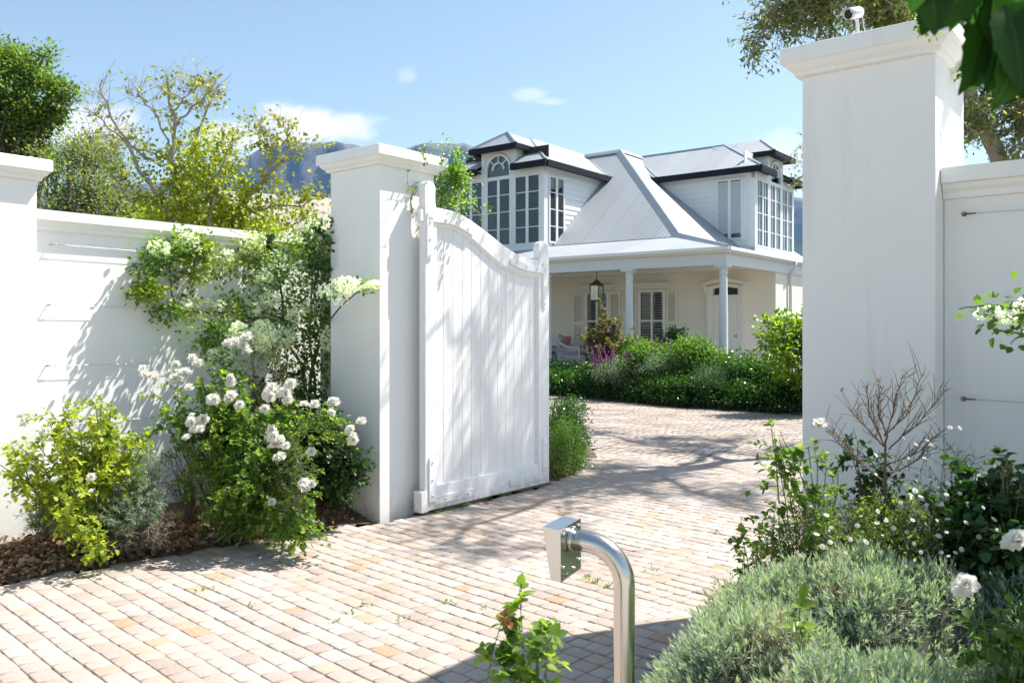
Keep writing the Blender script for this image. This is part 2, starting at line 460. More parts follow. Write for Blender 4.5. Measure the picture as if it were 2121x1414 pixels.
# scattered fair-weather clouds: (azimuth, elevation) tangents and sizes
for px, py, sx, sy, st in [(640, 265, 165, 44, 1.0), (590, 250, 75, 44, 1.0), (500, 285, 120, 44, .8), (180, 262, 130, 55, .95), (843, 157, 24, 20, .32), (1100, 196, 40, 16, .42), (1140, 210, 36, 9, .42),
                           (1625, 296, 60, 30, .55), (1660, 330, 90, 40, .7), (2300, 420, 260, 60, .7), (-400, 300, 300, 60, .8)]:
    a = mth('DIVIDE', mth('SUBTRACT', u_, (px-CX)/F), sx/F); b = mth('DIVIDE', mth('SUBTRACT', v_, (HY-py)/F), sy/F)
    d = mth('SUBTRACT', 1.0, mth('ADD', mth('MULTIPLY', a, a), mth('MULTIPLY', b, b)))
    d = mth('ADD', d, mth('MULTIPLY', nf, 2.6))
    n = nt.nodes.new('ShaderNodeMapRange'); n.interpolation_type = 'SMOOTHERSTEP'
    nt.links.new(d, n.inputs[0]); n.inputs[1].default_value = -.35; n.inputs[2].default_value = 1.15; n.inputs[4].default_value = st
    tot = n.outputs[0] if tot is None else mth('MAXIMUM', tot, n.outputs[0])
tot = mth('MULTIPLY', tot, mth('GREATER_THAN', sp.outputs[1], .02))
sc_ = nt.nodes.new('ShaderNodeMix'); sc_.data_type = 'RGBA'; sc_.blend_type = 'MULTIPLY'; sc_.inputs[0].default_value = 1
nt.links.new(sky.outputs[0], sc_.inputs[6]); sc_.inputs[7].default_value = SKY_TINT
mx = nt.nodes.new('ShaderNodeMix'); mx.data_type = 'RGBA'
nt.links.new(tot, mx.inputs[0]); nt.links.new(sc_.outputs[2], mx.inputs[6]); mx.inputs[7].default_value = CLOUD_COL
nt.links.new(mx.outputs[2], bg.inputs[0])

# ================================================================ ground
def mat_terrain():
    m, nt, b = new_mat('dry_grass_ground')
    f = noise(nt, .05, 6); g = noise(nt, 3, 5)
    c = mixc(nt, (.10, .12, .05), (.17, .15, .09), f); c = mixc(nt, c, (.07, .09, .035), g)
    nt.links.new(c, b.inputs['Base Color']); b.inputs['Roughness'].default_value = .95
    return m
mb = MB(); mb.add([(-6000, -3000, -.05), (6000, -3000, -.05), (6000, 6500, -.05), (-6000, 6500, -.05)], [(0, 1, 2, 3)])
tag(mb.build('ground', mat_terrain()), 'dry grassy ground spreading out beyond the garden', kind='structure')

# pale concrete apron and street behind the viewpoint, added to bounce light into shade
M['road'] = mat_plain('pale_concrete_road', (.46, .42, .38), .9, var=.2, scale=1.2, bstr=.3)
mb = MB(); mb.add([(-25, -22, -.03), (25, -22, -.03), (25, .99, -.03), (-25, .99, -.03)], [(0, 1, 2, 3)])
tag(mb.build('road', M['road']), 'unseen pale concrete road surface in front of the garden walls, added for bounce light', kind='structure')

def inside(poly, x, y):
    n = len(poly); c = False; j = n-1
    for i in range(n):
        xi, yi = poly[i]; xj, yj = poly[j]
        if (yi > y) != (yj > y) and x < (xj-xi)*(y-yi)/(yj-yi)+xi: c = not c
        j = i
    return c

ED = np.array([.757, .653]); EN = np.array([.653, -.757])   # along and away from the kerb line of the bed
U2 = np.array([.690, .724]); V2 = np.array([.724, -.690])   # the courses of cobbles
EDGE0 = np.array([-3.0, 4.89])
drive = [(-7.5, 1.0), tuple(EDGE0-ED*5.2), tuple(EDGE0), (-1.32, 6.32), (-1.0, 6.47), (-.72, 6.74), (.30, 7.95), (.72, 8.9), (1.0, 10.3), (1.1, 12.9), (.3, 14.6), (-4, 16.6),
         (-4, 19.6), (.75, 18.6), (1.82, 17.3), (3.14, 15.9), (5.02, 14.5), (8, 13.3), (12, 12.6), (12, 9.6), (5, 8.2), (2.6, 6.4), (2.1, 5.0), (1.45, 4.35), (1.25, 3.9), (.98, 3.3),
         (.62, 2.7), (.50, 2.1), (.5, 1.0)]
def mat_paver():
    m, nt, b = new_mat('concrete_paver')
    at = N(nt, 'ShaderNodeAttribute', attribute_name='tone')
    r = ramp(nt, [(0, (.335, .268, .232)), (.10, (.375, .308, .27)), (.30, (.405, .348, .31)), (.6, (.42, .368, .33)), (.88, (.44, .392, .352)), (.94, (.42, .33, .25)), (.98, (.40, .285, .18)), (1, (.37, .24, .14))])
    r.color_ramp.interpolation = 'CONSTANT' if False else 'LINEAR'
    nt.links.new(at.outputs['Fac'], r.inputs[0])
    c = r.outputs[0]
    c = mixc(nt, c, (.33, .24, .18), rng_map(nt, noise(nt, 1.1, 7, .72), .44, .70, 0, .7))
    c = mixc(nt, c, (.22, .17, .14), rng_map(nt, noise(nt, 11, 5, .7), .62, .76, 0, .55))
    c = mixc(nt, c, (.47, .42, .37), rng_map(nt, noise(nt, 60, 4, .7), .45, .75, 0, .6))
    nt.links.new(c, b.inputs['Base Color']); b.inputs['Roughness'].default_value = .88
    b.inputs['Specular IOR Level'].default_value = .25
    bump(nt, b, noise(nt, 220, 4, .7), .5, .004)
    return m
def build_pavers():
    r = np.random.default_rng(11); Vs = []; Qs = []; T = []; n = 0
    wdt = .100; o = EDGE0
    lim = [(0, 1, 2, 3)]
    for i in range(-80, 220):
        s = r.uniform(0, .12); t = -15.0+s
        while t < 12:
            ln = r.choice([.098, .112, .112, .124, .14])*1.0
            gap = r.uniform(.0035, .0065)
            c = o+U2*(i+.5)*wdt+V2*(t+ln/2)
            c = c+U2*.022*mnoise.noise(Vector((c[0]*.9, c[1]*.9, 8)))
            if 1.2 < c[1] < 20 and -6.5 < c[0] < 12.2 and inside(drive, c[0], c[1]):
                hw = wdt/2-r.uniform(.0008, .0024); hl = ln/2-gap/2
                ang = r.normal()*.012; ca, sa = math.cos(ang), math.sin(ang)
                uu = U2*ca+V2*sa; vv = V2*ca-U2*sa
                far = c[1] > 9.5
                z0 = r.normal()*.0012+.010*mnoise.noise(Vector((c[0]*.6, c[1]*.6, 1)))+.012*mnoise.noise(Vector((c[0]*1.7, c[1]*1.7, 4)))-.004
                tx, ty = r.normal(size=2)*.008
                k = n
                def ring(a, b, dz, jit=0):
                    out = []
                    for sx, sy in ((-1, -1), (1, -1), (1, 1), (-1, 1)):
                        q = c+uu*(sx*a)+vv*(sy*b)
                        out.append((q[0], q[1], z0+dz+sx*tx*a+sy*ty*b))
                    return out
                if far:
                    Vs += ring(hw-.003, hl-.003, 0); Qs.append((k, k+3, k+2, k+1)); n += 4; T.append(1)
                else:
                    ch = r.uniform(.0025, .0045)
                    # octagonal worn top: corners knocked off by the two rings
                    Vs += ring(hw-ch*1.6, hl-ch*1.6, 0); Vs += ring(hw-ch*.4, hl-ch*.4, -ch*.45); Vs += ring(hw, hl, -.03)
                    Qs.append((k, k+3, k+2, k+1))
                    for lv in (0, 4):
                        for e in range(4):
                            e2 = (e+1) % 4; Qs.append((k+lv+e, k+lv+e2, k+lv+4+e2, k+lv+4+e))
                    n += 12; T.append(9)
            t += ln
    T = np.array(T); tone = np.repeat(r.random(len(T)), T)
    Q = np.array(Qs); Q = Q[:, ::-1]
    me = fast_mesh('driveway_paving', np.array(Vs), Q, mat_paver(), tone)
    tag(link_mesh('driveway', me), 'pale pink and tan concrete cobble paving of the drive', kind='structure')
    print('pavers', len(T))
build_pavers()
# sand bed under the pavers
def mat_sand():
    m, nt, b = new_mat('joint_sand')
    c = mixc(nt, (.10, .085, .07), (.20, .165, .13), noise(nt, 14, 6))
    nt.links.new(c, b.inputs['Base Color']); b.inputs['Roughness'].default_value = .95
    return m
mb = MB(); mb.add([(x, y, -.021) for x, y in drive], [tuple(range(len(drive)))])
tag(mb.build('paving_bed', mat_sand()), 'dark sand in the joints under the pavers', kind='structure')

def mat_soil():
    m, nt, b = new_mat('mulched_soil')
    f = noise(nt, 18, 7, .7); g = noise(nt, 90, 4, .7)
    c = mixc(nt, (.055, .035, .022), (.24, .16, .105), rng_map(nt, f, .3, .7, 0, 1))
    c = mixc(nt, c, (.34, .26, .18), rng_map(nt, g, .58, .75, 0, .8))
    nt.links.new(c, b.inputs['Base Color']); b.inputs['Roughness'].default_value = .95
    bump(nt, b, g, .8, .02)
    return m
SOIL = mat_soil()
def bed(name, poly, rise, label, step=.05, amp=.02, z0=-.008):
    xs = [p[0] for p in poly]; ys = [p[1] for p in poly]
    r = random.Random(3); V = []; Q = []
    nx = int((max(xs)-min(xs))/step)+1; ny = int((max(ys)-min(ys))/step)+1
    idx = {}
    for i in range(nx+1):
        for j in range(ny+1):
            x = min(xs)+i*step; y = min(ys)+j*step
            h = z0+rise(x, y)+amp*mnoise.noise(Vector((x*6, y*6, 0)))+amp*.6*mnoise.noise(Vector((x*20, y*20, 3)))
            idx[i, j] = len(V); V.append((x, y, h))
    for i in range(nx):
        for j in range(ny):
            x = min(xs)+(i+.5)*step; y = min(ys)+(j+.5)*step
            if inside(poly, x, y): Q.append((idx[i, j], idx[i+1, j], idx[i+1, j+1], idx[i, j+1]))
    me = fast_mesh(name, np.array(V), np.array(Q), SOIL, None, True)
    return tag(link_mesh(name, me), label, kind='structure')
def edge_dist(x, y): return float(np.dot(np.array([x, y])-EDGE0, -EN))
bedL = [tuple(EDGE0-ED*4), tuple(EDGE0), (-1.32, 6.32), (-1.03, 6.50), (-1.5, 7.0), (-1.6, 7.9), (-2.3, 8.2), (-7.5, 2.9)]
bed('planting_bed', bedL, lambda x, y: min(.10, max(0, edge_dist(x, y)*.22)), 'mulched planting bed at the foot of the left wall')
bedR = [(1.45, 4.35), (1.25, 3.9), (.98, 3.3), (.62, 2.7), (.50, 2.1), (.5, 1.0), (4.5, 1.0), (4.5, 3.0), (2.2, 4.5)]
bed('planting_bed', bedR, lambda x, y: .03, 'dark soil bed in front of the right wall')
bedS = [(-.72, 6.74), (.30, 7.95), (.72, 8.9), (1.0, 10.3), (1.1, 12.9), (.3, 14.6), (-4, 16.6), (-6, 16), (-3, 9), (-1.0, 6.9)]
bed('planting_bed', bedS, lambda x, y: .0, 'soil bed behind the open gate', step=.2)
bedH = [(-4, 19.6), (.75, 18.6), (1.82, 17.3), (3.14, 15.9), (5.02, 14.5), (8, 13.3), (12, 12.6), (14, 16), (9, 22), (0, 28), (-4, 26)]
bed('garden_bed', bedH, lambda x, y: .0, 'planted garden bed between the drive and the veranda', step=.25)

# leaf litter
def litter(name, label, spots, n, size, seed, mat='dryleaf', lift=.012):
    r = np.random.default_rng(seed); Pp = []
    while len(Pp) < n:
        (x0, y0, x1, y1, wv, zf) = spots[r.integers(len(spots))]
        t = r.random(); q = np.array([x0, y0])*(1-t)+np.array([x1, y1])*t+r.normal(size=2)*wv
        z = zf(q[0], q[1])
        if z is None: continue
        Pp.append((q[0], q[1], z+lift+r.random()*.012))
    Pp = np.array(Pp); D = r.normal(size=(n, 3))*np.array([1, 1, .35]); Nn = np.array([0, 0, 1.])+r.normal(size=(n, 3))*.5
    s = size*r.uniform(.4, 1.3, n)
    me = leaves_mesh(name, Pp, D, Nn, s, s*.36, M[mat], r.random(n), .4, r.uniform(-.3, .4), False, seed)
    return tag(link_mesh(name, me), label, kind='stuff', cat='leaf litter')
def zl(x, y):
    d = edge_dist(x, y)
    if d < .02 or not inside(bedL, x, y): return None
    return min(.10, d*.22)
litter('fallen_leaves', 'brown fallen leaves and bark chips on the left bed', [(-3.6, 4.75, -1.5, 6.4, .20, zl)], 5200, .040, 5)
# little weeds in the paving joints
r = np.random.default_rng(21); Pp = []
for px, py, n in [(425, 1220, 3), (522, 1255, 2), (240*.5+640, 1252, 3), (690, 1290, 3), (840, 1282, 3), (720, 1270, 2), (930, 1245, 4), (1000, 1260, 2), (1215, 1195, 4), (1235, 1205, 6), (1260, 1215, 4),
                  (930, 1055, 26), (960, 1046, 20), (905, 1062, 10), (1010, 1030, 12), (1040, 1024, 8), (1070, 1015, 6), (1480, 1100, 3), (1350, 1180, 3)]:
    q = G(px, py)
    for _ in range(n*4): Pp.append(q+np.array([*r.normal(size=2)*.02, 0]))
Pp = np.array(Pp); n = len(Pp); D = r.normal(size=(n, 3))*.7+np.array([0, 0, .8])
me = leaves_mesh('weeds', Pp, D, r.normal(size=(n, 3)), r.uniform(.01, .035, n), .004, M['leaf_bush'], r.random(n))
tag(link_mesh('weeds', me), 'small green weeds growing in the paving joints', 'weeds', kind='stuff')

# ================================================================ far mountain
def mat_mountain():
    m, nt, b = new_mat('mountain_rock')
    geo = nt.nodes.new('ShaderNodeNewGeometry'); s = nt.nodes.new('ShaderNodeSeparateXYZ'); nt.links.new(geo.outputs['Position'], s.inputs[0])
    streak = noise(nt, .012, 8, .7, (1, 1, .18)); blot = noise(nt, .008, 8, .7)
    rock = mixc(nt, (.05, .055, .065), (.30, .28, .27), rng_map(nt, streak, .32, .66, 0, 1))
    rock = mixc(nt, rock, (.05, .075, .045), rng_map(nt, blot, .46, .6, 0, .8))
    h = rng_map(nt, s.outputs[2], 330, 470, 0, 1)
    ad = nt.nodes.new('ShaderNodeMath'); ad.operation = 'ADD'; nt.links.new(h, ad.inputs[0])
    nt.links.new(rng_map(nt, noise(nt, .02, 6), 0, 1, -.5, .5), ad.inputs[1])
    veg = mixc(nt, (.018, .035, .022), (.055, .075, .035), noise(nt, .05, 7, .7))
    c = mixc(nt, veg, rock, rng_map(nt, ad.outputs[0], .2, .8, 0, 1))
    nt.links.new(c, b.inputs['Base Color']); b.inputs['Roughness'].default_value = .95; b.inputs['Specular IOR Level'].default_value = .1
    return m
prof = [(-900, 470), (-400, 440), (0, 405), (300, 375), (470, 350), (520, 322), (555, 300), (590, 290), (640, 287), (700, 288), (735, 292), (752, 302), (790, 312), (830, 302), (860, 294), (920, 290), (970, 291),
        (1000, 300), (1060, 330), (1200, 360), (1400, 385), (1640, 400), (1900, 450), (2300, 520), (3000, 600)]
MD = 3000.
nx, ny = 240, 46
V = []
for j in range(ny):
    t = j/(ny-1)
    for i in range(nx):
        px = -900+3900*i/(nx-1)
        top = np.interp(px, [p[0] for p in prof], [p[1] for p in prof])
        H = (HY-top)/F*MD
        X = (px-CX)/F*MD
        # foot slope then a cliff band below the crest, then the plateau
        if t < .62: s = (t/.62); h = .60*s**1.25; Y = MD-900+s*760
        elif t < .86: s = (t-.62)/.24; h = .60+.40*s; Y = MD-140+s*130
        else: s = (t-.86)/.14; h = 1-.0*s; Y = MD-10+s*900
        nn = mnoise.fractal(Vector((X*.004, Y*.003, 0)), 1, 2, 6)
        n2 = mnoise.fractal(Vector((X*.02, h*2, 2)), 1, 2, 5)
        gully = abs(mnoise.noise(Vector((X*.008, 1.7, 0))))*120*(1-t)*(t > .1)
        z = H*h+nn*36*min(1, t*2)*(1 if t < .86 else .2)-gully
        V.append((X*(Y/MD), Y+n2*42*(1 if t < .9 else 0), max(z, -1)))
Q = [(j*nx+i, j*nx+i+1, (j+1)*nx+i+1, (j+1)*nx+i) for j in range(ny-1) for i in range(nx-1)]
me = fast_mesh('mountain', np.array(V), np.array(Q), mat_mountain(), None, True)
tag(link_mesh('mountain', me), 'hazy blue flat-topped mountain behind the garden', kind='structure')
# haze
if HAZE > 0:
    m = bpy.data.materials.new('air_haze'); m.use_nodes = True; ntm = m.node_tree; ntm.nodes.clear()
    o_ = ntm.nodes.new('ShaderNodeOutputMaterial'); pv = ntm.nodes.new('ShaderNodeVolumePrincipled')
    pv.inputs['Color'].default_value = HAZE_COL; pv.inputs['Density'].default_value = HAZE; pv.inputs['Anisotropy'].default_value = .2
    ntm.links.new(pv.outputs[0], o_.inputs['Volume'])
    mb = MB(); mb.box((-6200, -3100, -2), (6200, 4300, 760)); tag(mb.build('haze', m), 'thin blue haze filling the air', kind='stuff')
# ================================================================ gate posts and walls
CAPH = 2.92
def cap_profile(o):   # (outward offset, drop below the top)
    return [(o*.0-.02, -.012), (o-.004, 0), (o, .006), (o, .078), (o*.80, .083), (o*.76, .092), (o*.62, .108), (o*.44, .118), (o*.36, .122), (o*.34, .140), (.0, .143)]
def rect_cap(w, d, prof, top):
    mb = MB(); n = len(prof)
    for o, dz in prof:
        mb.v += [(-o, -o, top-dz), (w+o, -o, top-dz), (w+o, d+o, top-dz), (-o, d+o, top-dz)]
    for i in range(n-1):
        for k in range(4):
            k2 = (k+1) % 4; mb.f.append((i*4+k, i*4+k2, i*4+4+k2, i*4+4+k)); mb.m.append(0); mb.sm.append(False)
    mb.f.append((0, 1, 2, 3)); mb.m.append(0); mb.sm.append(False)
    k = (n-1)*4; mb.f.append((k+3, k+2, k+1, k)); mb.m.append(0); mb.sm.append(False)
    return mb
def shaft(w, d, top, z0=-.1):
    mb = MB(); nz = 14
    mb.box((0, 0, z0), (w, d, top)); return mb
def post(name, corner, w, d, top, o, label, mat='plaster', z0=-.1):
    root = empty(name, (corner[0], corner[1], 0), ROT, label, 'gate post')
    s = shaft(w, d, top-.1425, z0).build('shaft', M[mat], root); bevel(s, .004, 2)
    c = rect_cap(w, d, cap_profile(o), top).build('cap', M[mat], root)
    bevel(c, .002, 1, 20)
    return root
post('gate_post', (-1.032, 6.502), .60, .60, 2.92, .085, 'white rendered gate post with moulded cap that carries the open gate')
post('gate_post', (1.962, 3.864), .62, .62, 2.92, .085, 'tall shaded white gate post with a camera on its cap', 'plaster_rough')

def coping(y_front, x0, x1, top, thick, o=.075, axis='x'):
    """moulded coping along local x, front faces -y"""
    pr = [(-o, top-.006), (-o, top-.075), (-o*.72, top-.08), (-o*.60, top-.10), (-o*.34, top-.118), (-o*.34, top-.145), (0, top-.148)]
    poly = [(y_front+a, z) for a, z in pr]+[(y_front+thick-a, z) for a, z in reversed(pr)]+[(y_front+thick/2, top+.006)]
    mb = MB(); mb.prism(poly, x0, x1, 'x'); return mb
# right wall: runs along -LD from the right post (local y negative), front faces local -x
def wall_y(name, corner, xf, y0, y1, top, thick, label, mat):
    root = empty(name, (corner[0], corner[1], 0), ROT, label, 'garden wall')
    mb = MB(); mb.box((xf, y0, -.1), (xf+thick, y1, top-.1475)); mb.build('wall_face', M[mat], root)
    o = .075; pr = [(-o, top-.004), (-o, top-.075), (-o*.72, top-.08), (-o*.60, top-.10), (-o*.34, top-.118), (-o*.34, top-.145), (0, top-.148)]
    poly = [(xf+a, z) for a, z in pr]+[(xf+thick-a, z) for a, z in reversed(pr)]+[(xf+thick/2, top+.006)]
    mb = MB(); mb.prism([(p[0], p[1]) for p in poly], y0, y1, 'y'); mb.build('coping', M[mat], root)
    return root
wall_y('garden_wall', (1.962, 3.864), .165, -4.0, -.003, 2.26, .24, 'white garden wall in shade on the right of the tall post', 'plaster_rough')
# return wall beside the left post, along +LD
wall_y('garden_wall', (-1.032, 6.502), .33, .603, 1.16, 2.35, .24, 'short white return wall between left post and corner', 'plaster')
# left recess wall along RD, its face looks along -LD: corner at (-1.95,7.73)
def wall_x(name, org, x0, x1, top, thick, label, mat):
    root = empty(name, (org[0], org[1], 0), ROT, label, 'garden wall')
    mb = MB(); mb.box((x0, 0, -.1), (x1, thick, top-.1475)); mb.build('wall_face', M[mat], root)
    coping(0, x0, x1, top, thick).build('coping', M[mat], root)
    return root
CORN = np.array([-1.95, 7.73])+RD*.05
wall_x('garden_wall', CORN, -2.60, .30, 2.35, .24, 'long sunlit white garden wall with trellis wires behind the roses', 'plaster')
# outer pier at far left, its right edge at px 78
pe = np.array([-3.225, 5.66])
root = empty('wall_pier', (pe[0]-RD[0]*1.0, pe[1]-RD[1]*1.0, 0), ROT, 'wide white wall pier with moulded cap at the left picture edge', 'wall pier')
mb = MB(); mb.box((0, 0, -.1), (1.0, .42, 2.50)); bevel(mb.build('shaft', M['plaster'], root), .004)
rect_cap(1.0, .42, cap_profile(.075), 2.642).build('cap', M['plaster'], root)

# trellis wires with eye bolts
M['wire'] = mat_plain('galvanised_wire', (.45, .45, .44), .35, .9, var=.15)
M['rust'] = mat_plain('rusty_bolt', (.22, .10, .05), .7, .6, var=.5, scale=40)
def wire(loc, ang, length, outward, label, rusty):
    """anchor at loc on the wall; runs along ang"""
    root = empty('trellis_wire', tuple(loc), ang, label, 'wire', 'trellis wires on the garden walls')
    mb = MB()
    pts = [(i/20*length, -.035, -.006*math.sin(PI*i/20)) for i in range(21)]
    mb.tube(pts, .0016, 6); mb.build('strand', M['wire'], root)
    mb = MB(); mb.tube([(0, 0, 0), (0, -.028, 0)], .005, 8)
    mb.tube([(.009*math.cos(a), -.034, .009*math.sin(a)) for a in np.linspace(0, 2*PI, 13)], .0028, 6)
    mb.tube([(.009, -.035, 0), (.05, -.035, 0)], .0036, 6)
    mb.build('eye_bolt', M['rust'] if rusty else M['wire'], root)
for i, (px, py) in enumerate([(103, 506), (97, 632), (95, 757), (97, 880)]):
    k = (px-CX)/F   # on the left recess wall plane
    n = LD; d = (np.dot(CORN, n))/(k*n[0]+n[1]); X = k*d; z = EYE+(HY-py)/F*d
    wire((X, d, z), ROT, 2.0, 1, ['topmost trellis wire under the coping of the sunlit left wall', 'second trellis wire from the top on the sunlit left wall', 'third trellis wire from the top on the sunlit left wall', 'lowest trellis wire on the left wall behind the roses'][i], False)
C_R = np.array([1.962, 3.864])+RD*.165
for i, (px, py) in enumerate([(2000, 445), (1999, 825)]):
    k = (px-CX)/F; n = RD; d = np.dot(C_R, n)/(k*n[0]+n[1]); X = k*d; z = EYE+(HY-py)/F*d
    # wire() runs along local +x with the wall behind local +y
    wire((X, d, z), ROT-PI/2, 1.9, 1, ['rusty bolted wire under the coping of the shaded right wall', 'lower wire on the shaded right wall above the daisies'][i], True)

# ================================================================ the gate
G0 = (-.696, 6.688)
gate = empty('garden_gate', (G0[0], G0[1], 0), ROT, 'white boarded timber driveway gate standing open with swept curved top', 'gate')
topc = [(.125, 2.483), (.236, 2.481), (.380, 2.469), (.507, 2.437), (.661, 2.381), (.843, 2.305), (1.007, 2.235), (1.203, 2.172), (1.35, 2.147), (1.515, 2.138)]
botc = [(.125, 2.349), (.297, 2.346), (.443, 2.317), (.616, 2.245), (.796, 2.150), (.984, 2.063), (1.178, 2.012), (1.33, 1.992), (1.515, 1.985)]
def spl(c, x): 
    xs = [p[0] for p in c]; ys = [p[1] for p in c]; n = len(c)
    i = max(0, min(n-2, int(np.searchsorted(xs, x))-1))
    def sl_(k): 
        a = max(0, k-1); b = min(n-1, k+1); return (ys[b]-ys[a])/(xs[b]-xs[a])
    h = xs[i+1]-xs[i]; t = min(1, max(0, (x-xs[i])/h)); m0 = sl_(i)*h; m1 = sl_(i+1)*h
    return (2*t**3-3*t*t+1)*ys[i]+(t**3-2*t*t+t)*m0+(-2*t**3+3*t*t)*ys[i+1]+(t**3-t*t)*m1
xs = np.linspace(.13, 1.505, 60)
ZB = .03
GM = M['gate']
# stiles with rounded horn tops
def horn(x0, x1, zs, cx, r, zc, neck):
    a = [(x0, ZB), (x1, ZB), (x1, zs)]
    return a
pl = [(0, ZB), (.135, ZB), (.135, 2.47), (.122, 2.50), (.118, 2.55)]
pl += [(.058+.064*math.cos(t), 2.625+.066*math.sin(t)) for t in np.linspace(-.3, PI+.0, 16)]
pl += [(-.004, 2.50), (0, 2.44)]
mb = MB(); mb.prism(pl, 0, .07); bevel(mb.build('hinge_stile', GM, gate), .006, 2)
pr = [(1.500, ZB), (1.665, ZB), (1.665, 2.20), (1.655, 2.24)]
pr += [(1.575+.075*math.cos(t), 2.255+.072*math.sin(t)) for t in np.linspace(.0, PI*1.22, 18)]
pr += [(1.512, 2.17), (1.500, 2.14)]
mb = MB(); mb.prism(pr, 0, .07); bevel(mb.build('closing_stile', GM, gate), .006, 2)
# swept top rail
mb = MB(); n = len(xs)
vs = []
for x in xs: vs += [(x, .004, spl(topc, x)), (x, .066, spl(topc, x)), (x, .066, spl(botc, x)), (x, .004, spl(botc, x))]
fs = []
for i in range(n-1):
    for k in range(4): fs.append((i*4+k, i*4+(k+1) % 4, i*4+4+(k+1) % 4, i*4+4+k))
mb.add(vs, fs+[(0, 1, 2, 3), (4*n-1, 4*n-2, 4*n-3, 4*n-4)]); bevel(mb.build('top_rail', GM, gate), .004, 2)
# thin moulding just under the rail, around the panel
mb = MB(); vs = []; fs = []
for x in xs: vs += [(x, .012, spl(botc, x)-.0), (x, .04, spl(botc, x)-.0), (x, .04, spl(botc, x)-.018), (x, .018, spl(botc, x)-.018)]
for i in range(n-1):
    for k in range(4): fs.append((i*4+k, i*4+(k+1) % 4, i*4+4+(k+1) % 4, i*4+4+k))
mb.add(vs, fs); mb.box((.1355, .018, .2255), (.148, .04, 2.33)); mb.box((1.487, .018, .2255), (1.4995, .04, 1.97))
mb.build('panel_moulding', GM, gate)
mb = MB(); mb.box((.1352, .002, ZB), (1.4998, .068, .225)); bevel(mb.build('bottom_rail', GM, gate), .005, 2)
# tongue and groove boards
mb = MB(); nb = 12
for i in range(nb):
    a = .125+1.385*i/nb; b = .125+1.385*(i+1)/nb; g = .0008; c = .0032
    za, zb_ = spl(botc, a)+.04, spl(botc, b)+.04
    poly = [(a+g+c, .030), (b-g-c, .030), (b-g, .030+c), (b-g, .055), (a+g, .055), (a+g, .030+c)]
    vs = [(x, y, .15) for x, y in poly]+[(x, y, za+(zb_-za)*(x-a)/(b-a)) for x, y in poly]
    mb.add(vs, [tuple(range(5, -1, -1)), tuple(range(6, 12))]+[(k, (k+1) % 6, 6+(k+1) % 6, 6+k) for k in range(6)])
mb.box((.13, .0565, .12), (1.51, .062, 1.9))
mb.build('board_panel', GM, gate)
# iron-style corner straps, each with bolts
BOLT = MB(); BOLT.lathe([(.0001, 0), (.011, 0), (.011, .004), (.007, .010), (.0001, .012)], sides=10, M=Matrix.Rotation(rad(90), 3, 'X'))
bolt_me = None
def strap(path, hw, bolts, par=gate):
    """flat plate with rounded ends following path in the gate plane"""
    pts = [np.array(p) for p in path]; Lp = []; Rp = []
    for i, p in enumerate(pts):
        t = pts[min(i+1, len(pts)-1)]-pts[max(i-1, 0)]; t = t/np.linalg.norm(t); nn = np.array([-t[1], t[0]])
        Lp.append(p+nn*hw); Rp.append(p-nn*hw)
    t = pts[-1]-pts[-2]; t /= np.linalg.norm(t); nn = np.array([-t[1], t[0]])
    e = [pts[-1]+nn*hw*math.cos(a)+t*hw*math.sin(a) for a in np.linspace(0, PI, 9)[1:-1]]
    poly = Lp+e+Rp[::-1]
    mb = MB(); mb.prism([tuple(p) for p in poly], -.014, .003)
    st = mb.build('strap', GM, par); bevel(st, .003, 2)
    for b in bolts:
        o = BOLT.build('bolt', GM, st, (b[0], -.013, b[1]))
curve = lambda x0, x1, off, n=10: [(x, (spl(topc, x)+spl(botc, x))/2+off) for x in np.linspace(x0, x1, n)]
strap([(.045, 2.40), (.045, 2.09)], .034, [(.045, 2.36), (.045, 2.22), (.045, 2.09)])
strap(curve(.02, .555, -.02), .034, [(.22, spl(topc, .22)-.088), (.36, spl(topc, .36)-.09), (.50, spl(topc, .5)-.095)])
strap(curve(1.56, 1.08, -.01)[:1]+curve(1.50, 1.10, -.01), .032, [(1.46, 2.055), (1.30, 2.07), (1.15, 2.10)])
strap([(1.585, 2.12), (1.585, 1.72)], .03, [(1.585, 2.06), (1.585, 1.90), (1.585, 1.74)])
strap([(.070, .10), (.070, .44)], .034, [(.07, .42), (.07, .28), (.07, .15)])
strap([(.10, .105), (.585, .105)], .033, [(.22, .105), (.36, .105), (.50, .105)])
strap([(1.60, .11), (1.10, .11)], .034, [(1.12, .11), (1.27, .11), (1.42, .11)])
strap([(1.585, .15), (1.585, .44)], .03, [(1.585, .18), (1.585, .40)])
mb = MB(); mb.box((-.045, -.004, ZB-.004), (.03, .085, .195)); mb.build('hinge_block', GM, gate)
mb = MB(); mb.box((-.04, .01, 2.36), (.0, .075, 2.455)); mb.tube([(-.04, .045, 2.41), (-.065, .09, 2.41)], .012, 8); mb.build('hinge_bracket', GM, gate)

# ================================================================ access panel on a bent steel pipe
def mat_steel():
    m, nt, b = new_mat('brushed_steel')
    f = noise(nt, 3, 4, .6, (60, 60, 2))
    nt.links.new(mixc(nt, (.50, .48, .44), (.66, .64, .60), f), b.inputs['Base Color'])
    b.inputs['Metallic'].default_value = 1
    nt.links.new(rng_map(nt, f, .3, .7, .16, .28), b.inputs['Roughness'])
    bump(nt, b, f, .08, .002)
    return m
M['steel'] = mat_steel()
px0 = P(1293, 1414, 2.45)
ped = empty('access_post', (px0[0], px0[1], 0), 0, 'bent stainless steel pipe stand with keypad box beside the lavender', 'intercom')
zt = EYE+(HY-1112-18)/F*2.45
